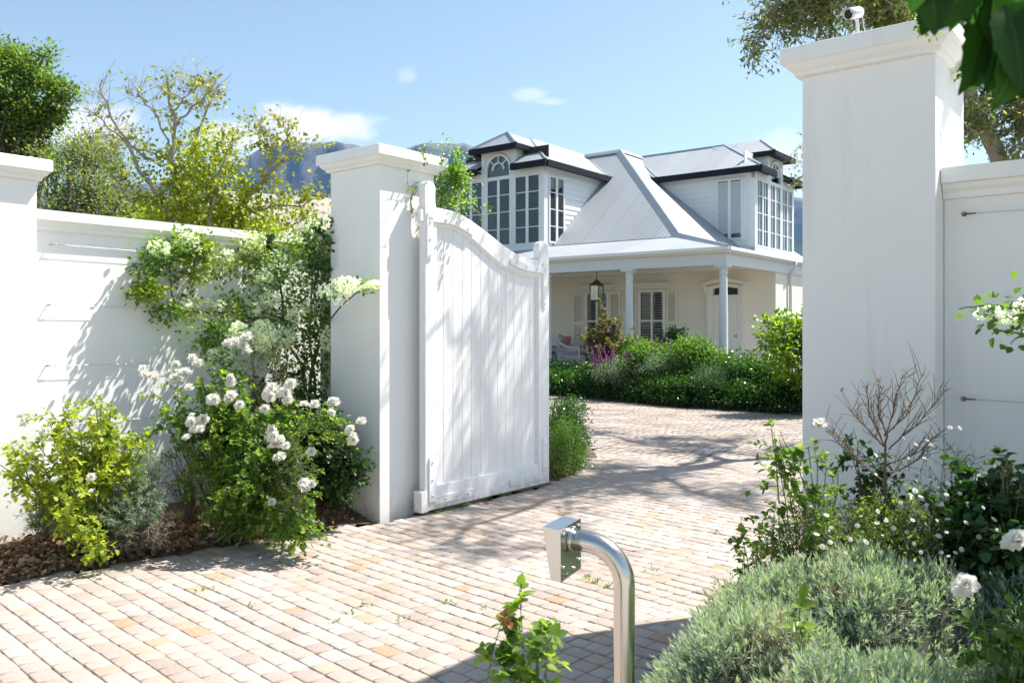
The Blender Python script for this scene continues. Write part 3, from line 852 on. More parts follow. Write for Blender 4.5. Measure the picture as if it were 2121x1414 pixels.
# pipe: straight up, bends left and a little away
bx = np.array([-.90, .436]); bx = bx/np.linalg.norm(bx)
Rb = .115; pts = [(0, 0, -.05), (0, 0, .4), (0, 0, zt-Rb-.02)]
for t in np.linspace(0, PI/2, 14): pts.append((bx[0]*Rb*(1-math.cos(t)), bx[1]*Rb*(1-math.cos(t)), zt-Rb+Rb*math.sin(t)))
pts.append((bx[0]*.172, bx[1]*.172, zt+.002))
mb = MB(); mb.tube(pts, .0315, 28); mb.build('pipe', M['steel'], ped)
mb = MB(); mb.lathe([(.0335, 0), (.038, .002), (.038, .010), (.034, .014)], c=(bx[0]*.155, bx[1]*.155, zt), sides=24, M=Matrix.Rotation(math.atan2(bx[1], bx[0]), 3, 'Z') @ Matrix.Rotation(rad(90), 3, 'Y'))
mb.build('weld_collar', M['steel'], ped)
# wedge shaped housing: back plate faces the pipe
hd = empty('keypad_housing', (bx[0]*.172, bx[1]*.172, zt-.030), math.atan2(bx[1], bx[0])); hd.parent = ped
# local x = away from pipe, y sideways, z up
mb = MB(); w2 = .078; 
mb.prism([(0, .074), (.055, .080), (.030, -.074), (0, -.078)], -w2, w2, 'y')
mb.build('box', M['steel'], hd)
mb = MB(); mb.box((-.004, -w2-.004, -.078), (-.0005, w2+.004, .077)); mb.build('back_plate', M['steel'], hd)
for y, z in [(-.06, .060), (-.02, .060), (.064, .060), (-.06, -.045), (.066, -.038), (-.02, -.062), (.04, -.062)]:
    mb = MB(); mb.lathe([(.0001, 0), (.0065, 0), (.0065, .004), (.003, .007), (.0001, .0075)], c=(-.004, y, z), sides=10, M=Matrix.Rotation(rad(-90), 3, 'Y'))
    mb.build('screw', M['steel'], hd)

# ================================================================ security camera on the right post cap
M['alum'] = mat_plain('satin_aluminium', (.74, .74, .72), .35, .25, var=.06)
M['black'] = mat_plain('black_plastic', (.02, .02, .022), .25)
scp = P(1772, 62, 4.05)
sc = empty('security_camera', (scp[0], scp[1], 2.93), 0, 'silver bullet security camera on top of the tall right post', 'security camera')
ax = np.array([-.74, -.60, -.30]); ax = ax/np.linalg.norm(ax)
q = Vector(ax).to_track_quat('Z', 'Y').to_matrix()
hc = (-.018, -.01, .125)
mb = MB(); mb.lathe([(.001, -.085), (.030, -.082), (.034, -.076), (.034, .07), (.031, .07), (.031, .055)], c=hc, sides=28, M=q); mb.build('housing', M['alum'], sc)
mb = MB(); mb.lathe([(.001, .05), (.031, .052), (.030, .056), (.014, .057), (.012, .064), (.001, .066)], c=hc, sides=24, M=q); mb.build('lens', M['black'], sc)
hood = MB()
vs = []; fs = []
for k in range(13):
    a = PI*.02+PI*.96*k/12
    for rr, zz in ((.038, -.06), (.038, .098), (.0365, .098), (.0365, -.06)):
        p = q @ Vector((rr*math.cos(a), rr*math.sin(a), zz)); vs.append((p[0]+hc[0], p[1]+hc[1], p[2]+hc[2]))
for k in range(12):
    for e in range(4): fs.append((k*4+e, k*4+(e+1) % 4, k*4+4+(e+1) % 4, k*4+4+e))
hood.add(vs, fs, True); hood.build('sun_hood', M['alum'], sc)
mb = MB(); mb.tube([(.018, .012, 0), (.018, .012, .04), (.014, .008, .085), (-.004, -.002, .108)], [.012, .011, .011, .012], 12); mb.lathe([(.03, 0), (.03, .006), (.014, .012)], c=(.018, .012, -.001)); mb.build('bracket', M['alum'], sc)
sc.scale = (.76, .76, .76)
mb = MB(); mb.tube([(.035, .03, .17), (.06, .04, .13), (.075, .05, .06), (.09, .055, .02), (.13, .07, -.003)], .0025, 6); mb.build('cable', M['alum'], sc)
# ================================================================ the house (local x = b, into the house; local y = a, along the veranda to the left)
HL = np.array([-.793, .609]); HR = np.array([.609, .793]); HC = (4.86, 18.8)
HROT = math.atan2(HR[1], HR[0])
house = empty('house', (HC[0], HC[1], 0), HROT, 'white house with grey metal roof, two glazed dormers and a pillared veranda', 'house')
def HW(b, a, z=0): return np.array([HC[0]+a*HL[0]+b*HR[0], HC[1]+a*HL[1]+b*HR[1], z])
def ab_at(px, b):
    k = (px-CX)/F; a = (k*(HC[1]+b*HR[1])-HC[0]-b*HR[0])/(HL[0]-k*HL[1]); return a
M['hwall'] = mat_plain('cream_render', (.84, .79, .69), .8, var=.05, scale=1.5, bstr=.2)
M['htrim'] = mat_plain('cream_trim_paint', (.83, .81, .76), .5, var=.03)
M['hwhite'] = mat_plain('white_trim_paint', (.78, .79, .80), .5, var=.03)
M['hblue'] = mat_plain('pale_column_paint', (.68, .72, .75), .55, var=.04)
M['fascia'] = mat_plain('charcoal_gutter', (.012, .014, .020), .65, var=.2, spec=.2)
M['flash'] = mat_plain('roof_flashing', (.36, .385, .40), .4, .35, var=.15, scale=3)
M['dark'] = mat_plain('painted_room_dark', (.035, .042, .035), .9)  # dark of unlit rooms painted on panels behind glass and the fanlight
M['shutterwood'] = mat_plain('interior_shutters', (.80, .84, .88), .6)
M['brownsh'] = mat_plain('dark_plantation_shutters', (.30, .29, .26), .6)
M['stone'] = mat_plain('veranda_tiles', (.58, .54, .48), .6, var=.15)
def mat_roof():
    """corrugated galvanised sheet; the ribs are cut across u"""
    m, nt, b = new_mat('corrugated_iron')
    uv = N(nt, 'ShaderNodeUVMap', uv_map='UVMap'); s = nt.nodes.new('ShaderNodeSeparateXYZ'); nt.links.new(uv.outputs[0], s.inputs[0])
    def mt(op, a, b_=None):
        n = nt.nodes.new('ShaderNodeMath'); n.operation = op
        for i, q in enumerate((a, b_)):
            if q is None: continue
            if isinstance(q, bpy.types.NodeSocket): nt.links.new(q, n.inputs[i])
            else: n.inputs[i].default_value = q
        return n.outputs[0]
    wv = mt('SINE', mt('MULTIPLY', s.outputs[0], 2*PI/.09))
    # each sheet ~0.76 m wide has its own weathering
    sheet = mt('FLOOR', mt('DIVIDE', s.outputs[0], .76))
    wn = nt.nodes.new('ShaderNodeTexWhiteNoise'); wn.noise_dimensions = '1D'; nt.links.new(sheet, wn.inputs['W'])
    seam = mt('LESS_THAN', mt('FRACT', mt('DIVIDE', s.outputs[0], .76)), .05)
    cb = nt.nodes.new('ShaderNodeMapping'); cb.inputs['Scale'].default_value = (2.2, .35, 1); nt.links.new(uv.outputs[0], cb.inputs[0])
    st = noise(nt, 2.5, 6, .65, cb.outputs[0])
    c = mixc(nt, (.335, .365, .39), (.385, .415, .44), wn.outputs['Value'])
    c = mixc(nt, c, (.36, .31, .27), rng_map(nt, st, .48, .74, 0, .6))
    c = mixc(nt, c, (.27, .28, .29), mt('MULTIPLY', rng_map(nt, wv, -1, -.3, 1, 0), .35))
    c = mixc(nt, c, (.22, .22, .23), mt('MULTIPLY', seam, .3))
    nt.links.new(c, b.inputs['Base Color']); b.inputs['Metallic'].default_value = .15; b.inputs['Roughness'].default_value = .5
    bump(nt, b, wv, .45, .02)
    return m
M['roof'] = mat_roof()

def mat_glass():
    m = bpy.data.materials.new('window_glass'); m.use_nodes = True; nt = m.node_tree; nt.nodes.clear()
    o = nt.nodes.new('ShaderNodeOutputMaterial'); tr = nt.nodes.new('ShaderNodeBsdfTransparent'); tr.inputs[0].default_value = (.62, .67, .66, 1)
    gl = nt.nodes.new('ShaderNodeBsdfGlossy'); gl.inputs['Roughness'].default_value = .02; gl.inputs[0].default_value = (.9, .95, 1, 1)
    fr = nt.nodes.new('ShaderNodeFresnel'); fr.inputs[0].default_value = 1.4
    mr = nt.nodes.new('ShaderNodeMapRange'); nt.links.new(fr.outputs[0], mr.inputs[0]); mr.inputs[3].default_value = .015
    mx = nt.nodes.new('ShaderNodeMixShader'); nt.links.new(mr.outputs[0], mx.inputs[0]); nt.links.new(tr.outputs[0], mx.inputs[1]); nt.links.new(gl.outputs[0], mx.inputs[2])
    nt.links.new(mx.outputs[0], o.inputs[0]); return m
M['glass'] = mat_glass()

def roof_obj(name, faces, parent, thick=.03):
    """faces: list of (points, eave_dir) ; uv u along the eave, v up the slope"""
    me = bpy.data.meshes.new(name); V = []; Fs = []; UV = []
    for pts, ed in faces:
        k = len(V); V += [tuple(p) for p in pts]; Fs.append(tuple(range(k, k+len(pts))))
        e = Vector(ed).normalized(); n = (Vector(pts[1])-Vector(pts[0])).cross(Vector(pts[2])-Vector(pts[0])).normalized(); s = n.cross(e)
        for p in pts: UV.append((Vector(p).dot(e), Vector(p).dot(s)))
    me.from_pydata(V, [], Fs); uvl = me.uv_layers.new(name='UVMap')
    for i, l in enumerate(me.loops): uvl.data[i].uv = UV[l.vertex_index]
    me.materials.append(M['roof']); me.update()
    o = link_mesh(name, me, parent)
    md = o.modifiers.new('solid', 'SOLIDIFY'); md.thickness = thick; md.offset = -1
    return o
X_, Y_ = (1, 0, 0), (0, 1, 0)
S0, Z0 = 2.39, 3.98; SA, ZA = 6.6, 7.46; BL = 15.0
# veranda roof ring: front and right sides
roof = roof_obj('veranda_roof', [
    ([(0, 0, 3.35), (S0+.02, S0+.02, Z0-.035), (S0+.02, BL, Z0-.035), (0, BL, 3.35)], Y_),
    ([(0, 0, 3.35), (BL, 0, 3.35), (BL, S0+.02, Z0-.035), (S0+.02, S0+.02, Z0-.035)], X_)], house)
e0 = S0-.12; ez = Z0-.02
def mz(s): return Z0+(s-S0)*(ZA-Z0)/(SA-S0)
B2 = BL-S0
roof_obj('main_roof', [
    ([(e0, e0, mz(e0)+.05), (SA, SA, ZA), (SA, BL-SA, ZA), (e0, BL-e0, mz(e0)+.05)], Y_),
    ([(e0, e0, mz(e0)+.05), (BL-e0, e0, mz(e0)+.05), (BL-SA, SA, ZA), (SA, SA, ZA)], X_),
    ([(SA, SA, ZA), (BL-SA, SA, ZA), (BL-SA, BL-SA, ZA), (SA, BL-SA, ZA)], X_),
    ([(BL-e0, e0, mz(e0)), (BL-e0, BL-e0, mz(e0)), (BL-SA, BL-SA, ZA), (BL-SA, SA, ZA)], Y_),
    ([(BL-e0, BL-e0, mz(e0)), (e0, BL-e0, mz(e0)), (SA, BL-SA, ZA), (BL-SA, BL-SA, ZA)], X_)], house)
def ridge_cap(p0, p1, wd=.17, h=.035, parent=None, name='ridge_flashing'):
    p0 = Vector(p0); p1 = Vector(p1); t = (p1-p0).normalized(); s = t.cross(Vector((0, 0, 1))).normalized(); u = s.cross(t)
    mb = MB(); vs = []
    for p in (p0, p1):
        vs += [tuple(p+s*wd-u*(.10)), tuple(p+s*.03+u*h), tuple(p-s*.03+u*h), tuple(p-s*wd-u*(.10)), tuple(p-u*.12)]
    mb.add(vs, [(0, 1, 6, 5), (1, 2, 7, 6), (2, 3, 8, 7), (3, 4, 9, 8), (4, 0, 5, 9), (4, 3, 2, 1, 0), (5, 6, 7, 8, 9)])
    return mb.build(name, M['flash'], parent or house)
ridge_cap((e0, e0, mz(e0)+.07), (SA, SA, ZA+.03), .17)
ridge_cap((0.02, 0.02, 3.37), (S0-.1, S0-.1, Z0-.0), .14)
ridge_cap((SA, SA, ZA+.02), (SA, 12, ZA+.02)); ridge_cap((SA, SA, ZA+.02), (12, SA, ZA+.02))
# walls, ceiling, floor
mb = MB(); mb.box((3.3, .10, 0), (3.5, BL-.1, 3.30)); mb.box((3.5, .10, 0), (BL-.1, .3, 3.30)); mb.box((3.5, BL-.3, 0), (BL-.1, BL-.1, 3.3)); mb.box((BL-.3, .3, 0), (BL-.1, BL-.3, 3.3))
mb.build('wall', M['hwall'], house)
mb = MB(); mb.box((.10, .12, 3.16), (3.298, BL-.1, 3.19)); mb.box((3.06, .12, 3.04), (3.296, BL, 3.157)); mb.build('veranda_ceiling', M['htrim'], house)
mb = MB(); mb.box((-.05, .02, 0), (3.298, BL-.2, .35)); mb.build('veranda_floor', M['stone'], house)
mb = MB(); mb.box((.06, .06, 2.95), (.32, BL-.2, 3.24)); mb.box((.325, .06, 2.95), (BL, .095, 3.24)); mb.build('veranda_beam', M['hblue'], house)
mb = MB()
gp = [(-.10, 3.345), (-.11, 3.27), (-.06, 3.245), (-.03, 3.215), (.055, 3.205), (.055, 3.345)]
mb.prism(gp, -.06, BL, 'y'); mb.build('gutter', M['htrim'], house)
mb = MB(); mb.prism(gp, .06, BL, 'x') if False else None
vs = []
for x in (-.06, BL): vs += [(x, p[0], p[1]) for p in gp]
mb.add(vs, [tuple(range(6)), tuple(range(11, 5, -1))]+[(k, 6+k, 6+(k+1) % 6, (k+1) % 6) for k in range(6)])
mb.build('gutter', M['hblue'], house)
mb = MB(); mb.tube([(4.25, -.10, 3.26), (4.25, -.07, 3.12), (4.25, .03, 2.95), (4.25, .045, 2.8), (4.25, .045, 0.1)], .042, 10); mb.build('downpipe', M['hblue'], house)
# columns
for a in (.18, 2.63, 5.08, 7.53, 9.98):
    cl = MB(); cl.lathe([(.125, .35), (.125, .41), (.105, .44), (.100, .50), (.102, 1.4), (.088, 2.70), (.088, 2.74), (.103, 2.76), (.103, 2.79), (.09, 2.80), (.09, 2.84), (.12, 2.88), (.13, 2.90)], c=(.19, a, 0), sides=28)
    cl.box((.19-.15, a-.15, 2.90), (.19+.15, a+.15, 2.948)); cl.box((.19-.15, a-.15, .35), (.19+.15, a+.15, .39))
    cl.build('column', M['hblue'], house)

def louvre_panel(mb, x, y0, y1, z0, z1, midz=None, fr=.055, th=.035, pitch=.045, ang=35):
    """shutter leaf lying in plane x, depth th outward (-x)"""
    mb.box((x-th, y0, z0), (x, y0+fr, z1)); mb.box((x-th, y1-fr, z0), (x, y1, z1))
    rails = [(z0, z0+fr*1.4), (z1-fr*1.2, z1)]
    if midz: rails.append((midz-fr*.6, midz+fr*.6))
    for a, b in rails: mb.box((x-th, y0+fr, a), (x, y1-fr, b))
    zz = z0+fr*1.4+.01
    while zz < z1-fr*1.2-.02:
        if not (midz and abs(zz-midz) < fr*.6+.02):
            c, s = .020*math.cos(rad(ang)), .020*math.sin(rad(ang)); xc = x-th/2
            mb.add([(xc-c, y0+fr, zz-s), (xc+c, y0+fr, zz+s), (xc+c, y1-fr, zz+s), (xc-c, y1-fr, zz-s)], [(0, 1, 2, 3)])
        zz += pitch
def veranda_window(g0, g1, sl, sr):
    f = MB(); x = 3.298; z0, z1 = .72, 2.52
    f.box((x-.05, g0-.10, z0-.08), (x, g0, z1+.08)); f.box((x-.05, g1, z0-.08), (x, g1+.10, z1+.08))
    f.box((x-.05, g0, z1), (x, g1, z1+.08)); f.box((x-.09, g0-.14, z0-.13), (x, g1+.14, z0-.0805)); f.box((x-.05, g0, z0-.08), (x, g1, z0))
    f.box((x-.04, g0, 1.69), (x, g1, 1.74)); mid = (g0+g1)/2
    for a, b in ((z0, 1.69), (1.74, z1)): f.box((x-.034, mid-.03, a), (x-.002, mid+.03, b))
    w = f.build('window', M['htrim'], house)
    g = MB(); g.box((x-.012, g0, z0), (x-.006, g1, z1)); g.build('pane', M['glass'], w)
    d = MB(); d.box((x-.004, g0, z0), (x-.001, g1, z1)); d.build('interior_panel', M['dark'], w)  # dark panel in place of the unlit room
    lv = MB(); zz = z0+.03
    while zz < z1-.02:
        lv.add([(x-.030, g0+.03, zz-.013), (x-.013, g0+.03, zz+.013), (x-.013, g1-.03, zz+.013), (x-.030, g1-.03, zz-.013)], [(0, 1, 2, 3)]); zz += .075
    lv.build('louvres', M['brownsh'], w)
    for a, b in (sl, sr):
        s = MB(); louvre_panel(s, x-.02, a, b, z0-.05, z1+.06, 1.66); s.build('shutter', M['htrim'], house)
    h = MB(); a0, a1 = g0-.26, g1+.26
    h.box((x-.06, a0+.08, 2.62), (x, a1-.08, 2.70)); h.box((x-.10, a0+.05, 2.7005), (x, a1-.05, 2.745)); h.box((x-.15, a0, 2.7455), (x, a1, 2.79))
    h.build('window_hood', M['htrim'], house)
veranda_window(3.30, 4.00, (2.86, 3.18), (4.12, 4.46))
veranda_window(5.14, 5.80, (4.66, 5.03), (5.92, 6.32))
# arched entrance door
x = 3.298
d = MB(); d.box((x-.03, 1.09, .35), (x-.001, 1.79, 2.34)); 
for (y0, y1, z0, z1) in [(1.16, 1.41, .5, 1.15), (1.47, 1.72, .5, 1.15), (1.16, 1.41, 1.3, 2.2), (1.47, 1.72, 1.3, 2.2)]: d.box((x-.036, y0, z0), (x-.0305, y1, z1))
door = d.build('door', M['htrim'], house); bevel(door, .004)
k = MB(); k.lathe([(.001, 0), (.03, .01), (.03, .04), (.001, .055)], c=(x-.036, 1.15, 1.3), sides=12, M=Matrix.Rotation(rad(-90), 3, 'Y')); k.build('door_knob', M['flash'], door)
arch = lambda y, z0, h, yc=1.44, hw=.35: z0+h*(1-((y-yc)/hw)**2)
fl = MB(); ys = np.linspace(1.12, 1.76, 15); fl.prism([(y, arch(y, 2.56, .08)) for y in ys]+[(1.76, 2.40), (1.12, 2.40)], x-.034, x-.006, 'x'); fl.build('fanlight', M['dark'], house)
s = MB()
for y0, y1 in ((.98, 1.085), (1.795, 1.90)): s.box((x-.06, y0, .35), (x, y1, 2.56)); 
s.box((x-.05, 1.0855, 2.341), (x-.001, 1.7945, 2.395))
s.box((x-.085, .92, .35), (x-.002, .979, 2.5)); s.box((x-.085, 1.901, .35), (x-.002, 1.96, 2.5))
s.build('door_frame', M['htrim'], house)
s = MB(); ys = np.linspace(.90, 1.98, 21)
s.prism([(y, arch(y, 2.60, .10, 1.44, .54)) for y in ys]+[(y, arch(y, 2.50, .10, 1.44, .54)+.0) for y in ys[::-1]], x-.08, x-.0015, 'x')
ys = np.linspace(.80, 2.08, 21)
s.prism([(y, arch(y, 2.70, .13, 1.44, .64)) for y in ys]+[(y, arch(y, 2.605, .115, 1.44, .64)) for y in ys[::-1]], x-.16, x-.0025, 'x')
s.prism([(.83, 2.63), (.90, 2.40), (.98, 2.40), (.98, 2.63)], x-.12, x-.003, 'x'); s.prism([(2.05, 2.63), (1.98, 2.40), (1.90, 2.40), (1.90, 2.63)], x-.12, x-.003, 'x')
s.build('door_hood', M['htrim'], house)

# ---------- dormers
def dormer(swap, label, shuttered):
    """p = into the roof, q = along the face; the left dormer faces the veranda side"""
    T = (lambda p, q, z: (p, q, z)) if not swap else (lambda p, q, z: (q, p, z))
    def tb(mb, a, b):
        A = T(*a); B = T(*b); mb.box(tuple(min(i, j) for i, j in zip(A, B)), tuple(max(i, j) for i, j in zip(A, B)))
    f0, q0, q1, zb, zt, qc = 1.85, 6.4, 9.72, 3.86, 6.28, 8.05
    nm = 'dormer'
    body = MB()
    # cheeks clad in weatherboards: stepped strips
    def boards(q, sgn):
        z = 3.70
        while z < zt+.0:
            z2 = min(z+.155, zt+.05)
            a = T(f0+.20, q+sgn*.030, z); b = T(7.0, q+sgn*.030, z); c = T(7.0, q+sgn*.006, z2); d_ = T(f0+.20, q+sgn*.006, z2)
            a2 = T(f0+.20, q-sgn*.06, z); b2 = T(7.0, q-sgn*.06, z); c2 = T(7.0, q-sgn*.06, z2); d2 = T(f0+.20, q-sgn*.06, z2)
            body.add([a, b, c, d_, a2, b2, c2, d2], [(0, 1, 2, 3), (0, 4, 5, 1), (0, 3, 7, 4), (3, 2, 6, 7), (1, 5, 6, 2), (4, 7, 6, 5)])
            z = z2
    boards(q0, -1); boards(q1, 1)
    root = body.build('dormer', M['hwhite'], house)
    if label: root['label'] = label
    tr = MB()   # corner posts, top band, gablet walls
    tb(tr, (f0, q0-.035, zb-.3), (f0+.20, q0+.06, zt)); tb(tr, (f0, q1-.06, zb-.3), (f0+.20, q1+.035, zt))
    tb(tr, (f0-.02, q0-.035, 6.02), (f0+.10, qc-.66, zt+.06)); tb(tr, (f0-.02, qc+.66, 6.02), (f0+.10, q1+.035, zt+.06))
    tb(tr, (f0-.02, q0-.035, 3.80), (f0+.12, q1+.035, 3.96))
    tb(tr, (f0-.03, qc-.655, 6.0), (f0+.07, qc-.50, 6.90)); tb(tr, (f0-.03, qc+.50, 6.0), (f0+.07, qc+.655, 6.90)); tb(tr, (f0-.03, qc-.50, 6.78), (f0+.07, qc+.50, 6.90)); tb(tr, (f0-.04, qc-.66, 5.985), (f0+.08, qc+.66, 6.07))
    tb(tr, (f0+.071, qc-.655, 6.2), (4.2, qc-.60, 6.90)); tb(tr, (f0+.071, qc+.60, 6.2), (4.2, qc+.655, 6.90))
    for a_, b_ in ((q0-.03, 6.50), (7.45, 7.58), (8.52, 8.65), (9.62, q1+.03)): tb(tr, (f0-.015, a_, 3.9), (f0+.09, b_, 6.05))
    tr.build('trim', M['hwhite'], root)
    inn = MB(); tb(inn, (f0+.35, q0+.07, 3.7), (f0+.38, q1-.07, 6.9)); tb(inn, (f0+.12, q0+.065, 3.7), (f0+1.7, q0+.075, 6.2)); inn.build('interior_panel', M['dark'] if not shuttered else M['shutterwood'], root)  # flat panels stand for the room, painted dark where unshuttered
    # arched window
    aw = MB(); R_ = .46; cz = 6.27
    for r0_, r1_ in ((.43, .50), (.20, .235)):
        pts = []
        n = 20
        vs = []
        for i in range(n+1):
            t = PI*i/n
            for rr in (r0_, r1_): 
                for p in (f0-.055, f0+.03): vs.append(T(p, qc+rr*math.cos(t), cz+rr*math.sin(t)*.98))
        fs = []
        for i in range(n):
            k = i*4; fs += [(k, k+4, k+6, k+2), (k+1, k+3, k+7, k+5), (k, k+1, k+5, k+4), (k+2, k+6, k+7, k+3)]
        aw.add(vs, fs)
    tb(aw, (f0-.05, qc-.50, 6.07), (f0+.03, qc-.43, 6.30)); tb(aw, (f0-.05, qc+.43, 6.07), (f0+.03, qc+.50, 6.30))
    for t in (PI/2, PI/4, 3*PI/4):
        c_, s_ = math.cos(t), math.sin(t)
        p = [(qc+.235*c_-.014*s_, cz+.235*s_+.014*c_), (qc+.235*c_+.014*s_, cz+.235*s_-.014*c_), (qc+.43*c_+.014*s_, cz+.43*s_-.014*c_), (qc+.43*c_-.014*s_, cz+.43*s_+.014*c_)]
        aw.add([T(f0-.04, a, b) for a, b in p]+[T(f0+.01, a, b) for a, b in p], [(0, 1, 2, 3), (7, 6, 5, 4), (0, 4, 5, 1), (1, 5, 6, 2), (2, 6, 7, 3), (3, 7, 4, 0)])
    awo = aw.build('arched_window', M['hwhite'], root)
    g = MB(); tb(g, (f0+.012, qc-.50, 6.07), (f0+.018, qc+.50, 6.78)); g.build('pane', M['glass'], awo)
    lv = MB(); z = 6.10
    while z < 6.76:
        A, B, C_, D_ = T(f0+.02, qc-.48, z-.012), T(f0+.055, qc-.48, z+.018), T(f0+.055, qc+.48, z+.018), T(f0+.02, qc+.48, z-.012); lv.add([A, B, C_, D_], [(0, 1, 2, 3)]); z += .055
    lv.build('louvres', M['hwhite'], awo)
    bk = MB(); tb(bk, (f0+.060, qc-.50, 6.03), (f0+.068, qc+.50, 6.78)); bk.build('louvre_backing', M['hwhite'], awo)  # white backing panel added to keep the shaded louvres from going dark
    sp = MB()   # spandrels outside the arch
    for sg in (-1, 1):
        vs = [T(f0-.005, qc+sg*.50, 6.78), T(f0-.005, qc, 6.78)]+[T(f0-.005, qc+sg*.50*math.cos(t), cz+.50*math.sin(t)) for t in np.linspace(PI/2, 0, 10)]
        sp.add(vs, [tuple(range(len(vs)))])
    sp.build('spandrel', M['hwhite'], awo)
    # casement pairs: three across the front
    def casement(pf, qa, qb, za, zb_, side=False, slope=None, nx=2, nz=4):
        TT = T if not side else None
        w = MB(); fr = .05
        def bx(qa_, qb_, z0_, z1_, d0=-.03, d1=.03):
            if side: tb(w, (qa_, pf+d0, z0_), (qb_, pf+d1, z1_))
            else: tb(w, (pf+d0, qa_, z0_), (pf+d1, qb_, z1_))
        mid = (qa+qb)/2
        bx(qa, qa+fr, za, zb_); bx(qb-fr, qb, za, zb_); bx(mid-.045, mid+.045, za, zb_); bx(qa+fr, mid-.045, zb_-fr, zb_); bx(mid+.045, qb-fr, zb_-fr, zb_); bx(qa+fr, mid-.045, za, za+fr); bx(mid+.045, qb-fr, za, za+fr)
        for i in range(1, nz):
            zz = za+(zb_-za)*i/nz; bx(qa+fr, mid-.045, zz-.012, zz+.012, -.02, .02); bx(mid+.045, qb-fr, zz-.012, zz+.012, -.02, .02)
        if nx == 4:
            for c_ in ((qa+fr+mid-.045)/2, (mid+.045+qb-fr)/2): bx(c_-.011, c_+.011, za+fr, zb_-fr, -.017, .017)
        wo = w.build('casement_window', M['hwhite'], root)
        g = MB()
        if side: tb(g, (qa+.02, pf+.0, za+.02), (qb-.02, pf+.006, zb_-.02))
        else: tb(g, (pf+.0, qa+.02, za+.02), (pf+.006, qb-.02, zb_-.02))
        g.build('pane', M['glass'], wo)
        if shuttered:
            lv = MB(); z = za+.06
            while z < zb_-.04:
                d0, d1 = (.03, .075)
                if side:
                    pts = [T(qa+.05, pf+d0, z-.015), T(qa+.05, pf+d1, z+.03), T(qb-.05, pf+d1, z+.03), T(qb-.05, pf+d0, z-.015)]
                else:
                    pts = [T(pf+d0, qa+.05, z-.015), T(pf+d1, qa+.05, z+.03), T(pf+d1, qb-.05, z+.03), T(pf+d0, qb-.05, z-.015)]
                lv.add(pts, [(0, 1, 2, 3)]); z += .07
            lv.build('louvres', M['shutterwood'], wo)
    n = 4 if shuttered else 2
    casement(f0, 6.50, 7.45, 3.96, 6.02, nx=n); casement(f0, 7.58, 8.52, 3.96, 6.02, nx=n); casement(f0, 8.65, 9.62, 3.96, 6.02, nx=n)
    # side window by the corner
    if not shuttered: casement(q0-.038, 2.06, 2.86, 4.0, 5.98, True)
    else: casement(q0-.038, 2.22, 3.06, 4.2, 6.05, True, nz=1)
    if shuttered:
        s = MB()
        for a0, a1 in ((2.27, 2.60), (2.68, 3.01)):
            z = 4.42
            while z < 5.95:
                s.add([T(a0, q0-.075, z-.02), T(a0, q0-.045, z+.02), T(a1, q0-.045, z+.02), T(a1, q0-.075, z-.02)], [(0, 1, 2, 3)]); z += .052
        s.build('shutter', M['hwhite'], root)
        s = MB(); tb(s, (2.25, q0-.042, 4.38), (3.03, q0-.0405, 5.97)); s.build('shutter_back', mat_plain('painted_shutter_shade', (.42, .47, .53), .7), root)  # mid-grey backing sheet; its colour stands for shade between the slats
    # hipped roof with black gutter
    ov = .27; a0, a1, fe = q0-ov, q1+ov, f0-ov; ze = 6.32; zr = ZA; hw = (a1-a0)/2; pr = fe+hw
    ax_q, ax_p = ((0, 1, 0), (1, 0, 0)) if not swap else ((1, 0, 0), (0, 1, 0))
    pe_ = 5.9
    ql, qr = qc-.66, qc+.66; pp = fe+(ql-a0); zz_ = ze+(zr-ze)*(pp-fe)/hw
    fcs = [([T(fe, a0, ze), T(fe, ql, ze), T(pp, ql, zz_)], ax_q), ([T(fe, qr, ze), T(fe, a1, ze), T(pp, qr, zz_)], ax_q),
           ([T(fe, a0, ze), T(pe_-.8, a0, ze), T(7.4, qc, zr), T(pr, qc, zr)], ax_p),
           ([T(fe, a1, ze), T(pr, qc, zr), T(7.4, qc, zr), T(pe_-.8, a1, ze)], ax_p)]
    ro = roof_obj('dormer_roof', fcs, root, .02)
    # gablet roof
    gq0, gq1, gz, gp = qc-.86, qc+.86, 6.93, f0-.30; gpr = gp+.75
    roof_obj('gablet_roof', [([T(gp, gq0, gz), T(gpr, qc, zr+.02), T(gp, gq1, gz)], ax_q),
                             ([T(gp, gq0, gz), T(3.1, gq0, gz), T(4.0, qc, zr+.02), T(gpr, qc, zr+.02)], ax_p),
                             ([T(gp, gq1, gz), T(gpr, qc, zr+.02), T(4.0, qc, zr+.02), T(3.1, gq1, gz)], ax_p)], root, .02)
    gt_ = MB()
    tb(gt_, (fe-.06, a0-.02, ze-.17), (fe+.05, qc-.67, ze+.012)); tb(gt_, (fe-.06, qc+.67, ze-.17), (fe+.05, a1+.02, ze+.012))
    tb(gt_, (fe+.0505, a0-.06, ze-.17), (5.3, a0+.05, ze+.012)); tb(gt_, (fe+.0505, a1-.05, ze-.17), (5.3, a1+.06, ze+.012))
    tb(gt_, (fe+.051, a0+.051, ze-.10), (f0+.1, qc-.67, ze-.06)); tb(gt_, (fe+.051, qc+.67, ze-.10), (f0+.1, a1-.051, ze-.06))
    tb(gt_, (gp-.05, gq0-.05, gz-.14), (gp+.05, gq1+.05, gz+.012)); tb(gt_, (gp+.0505, gq0-.05, gz-.14), (3.15, gq0+.05, gz+.012)); tb(gt_, (gp+.0505, gq1-.05, gz-.14), (3.15, gq1+.05, gz+.012))
    tb(gt_, (gp+.051, gq0+.051, gz-.10), (f0+.0, gq1-.051, gz-.06))
    gt_.build('gutter', M['fascia'], root)
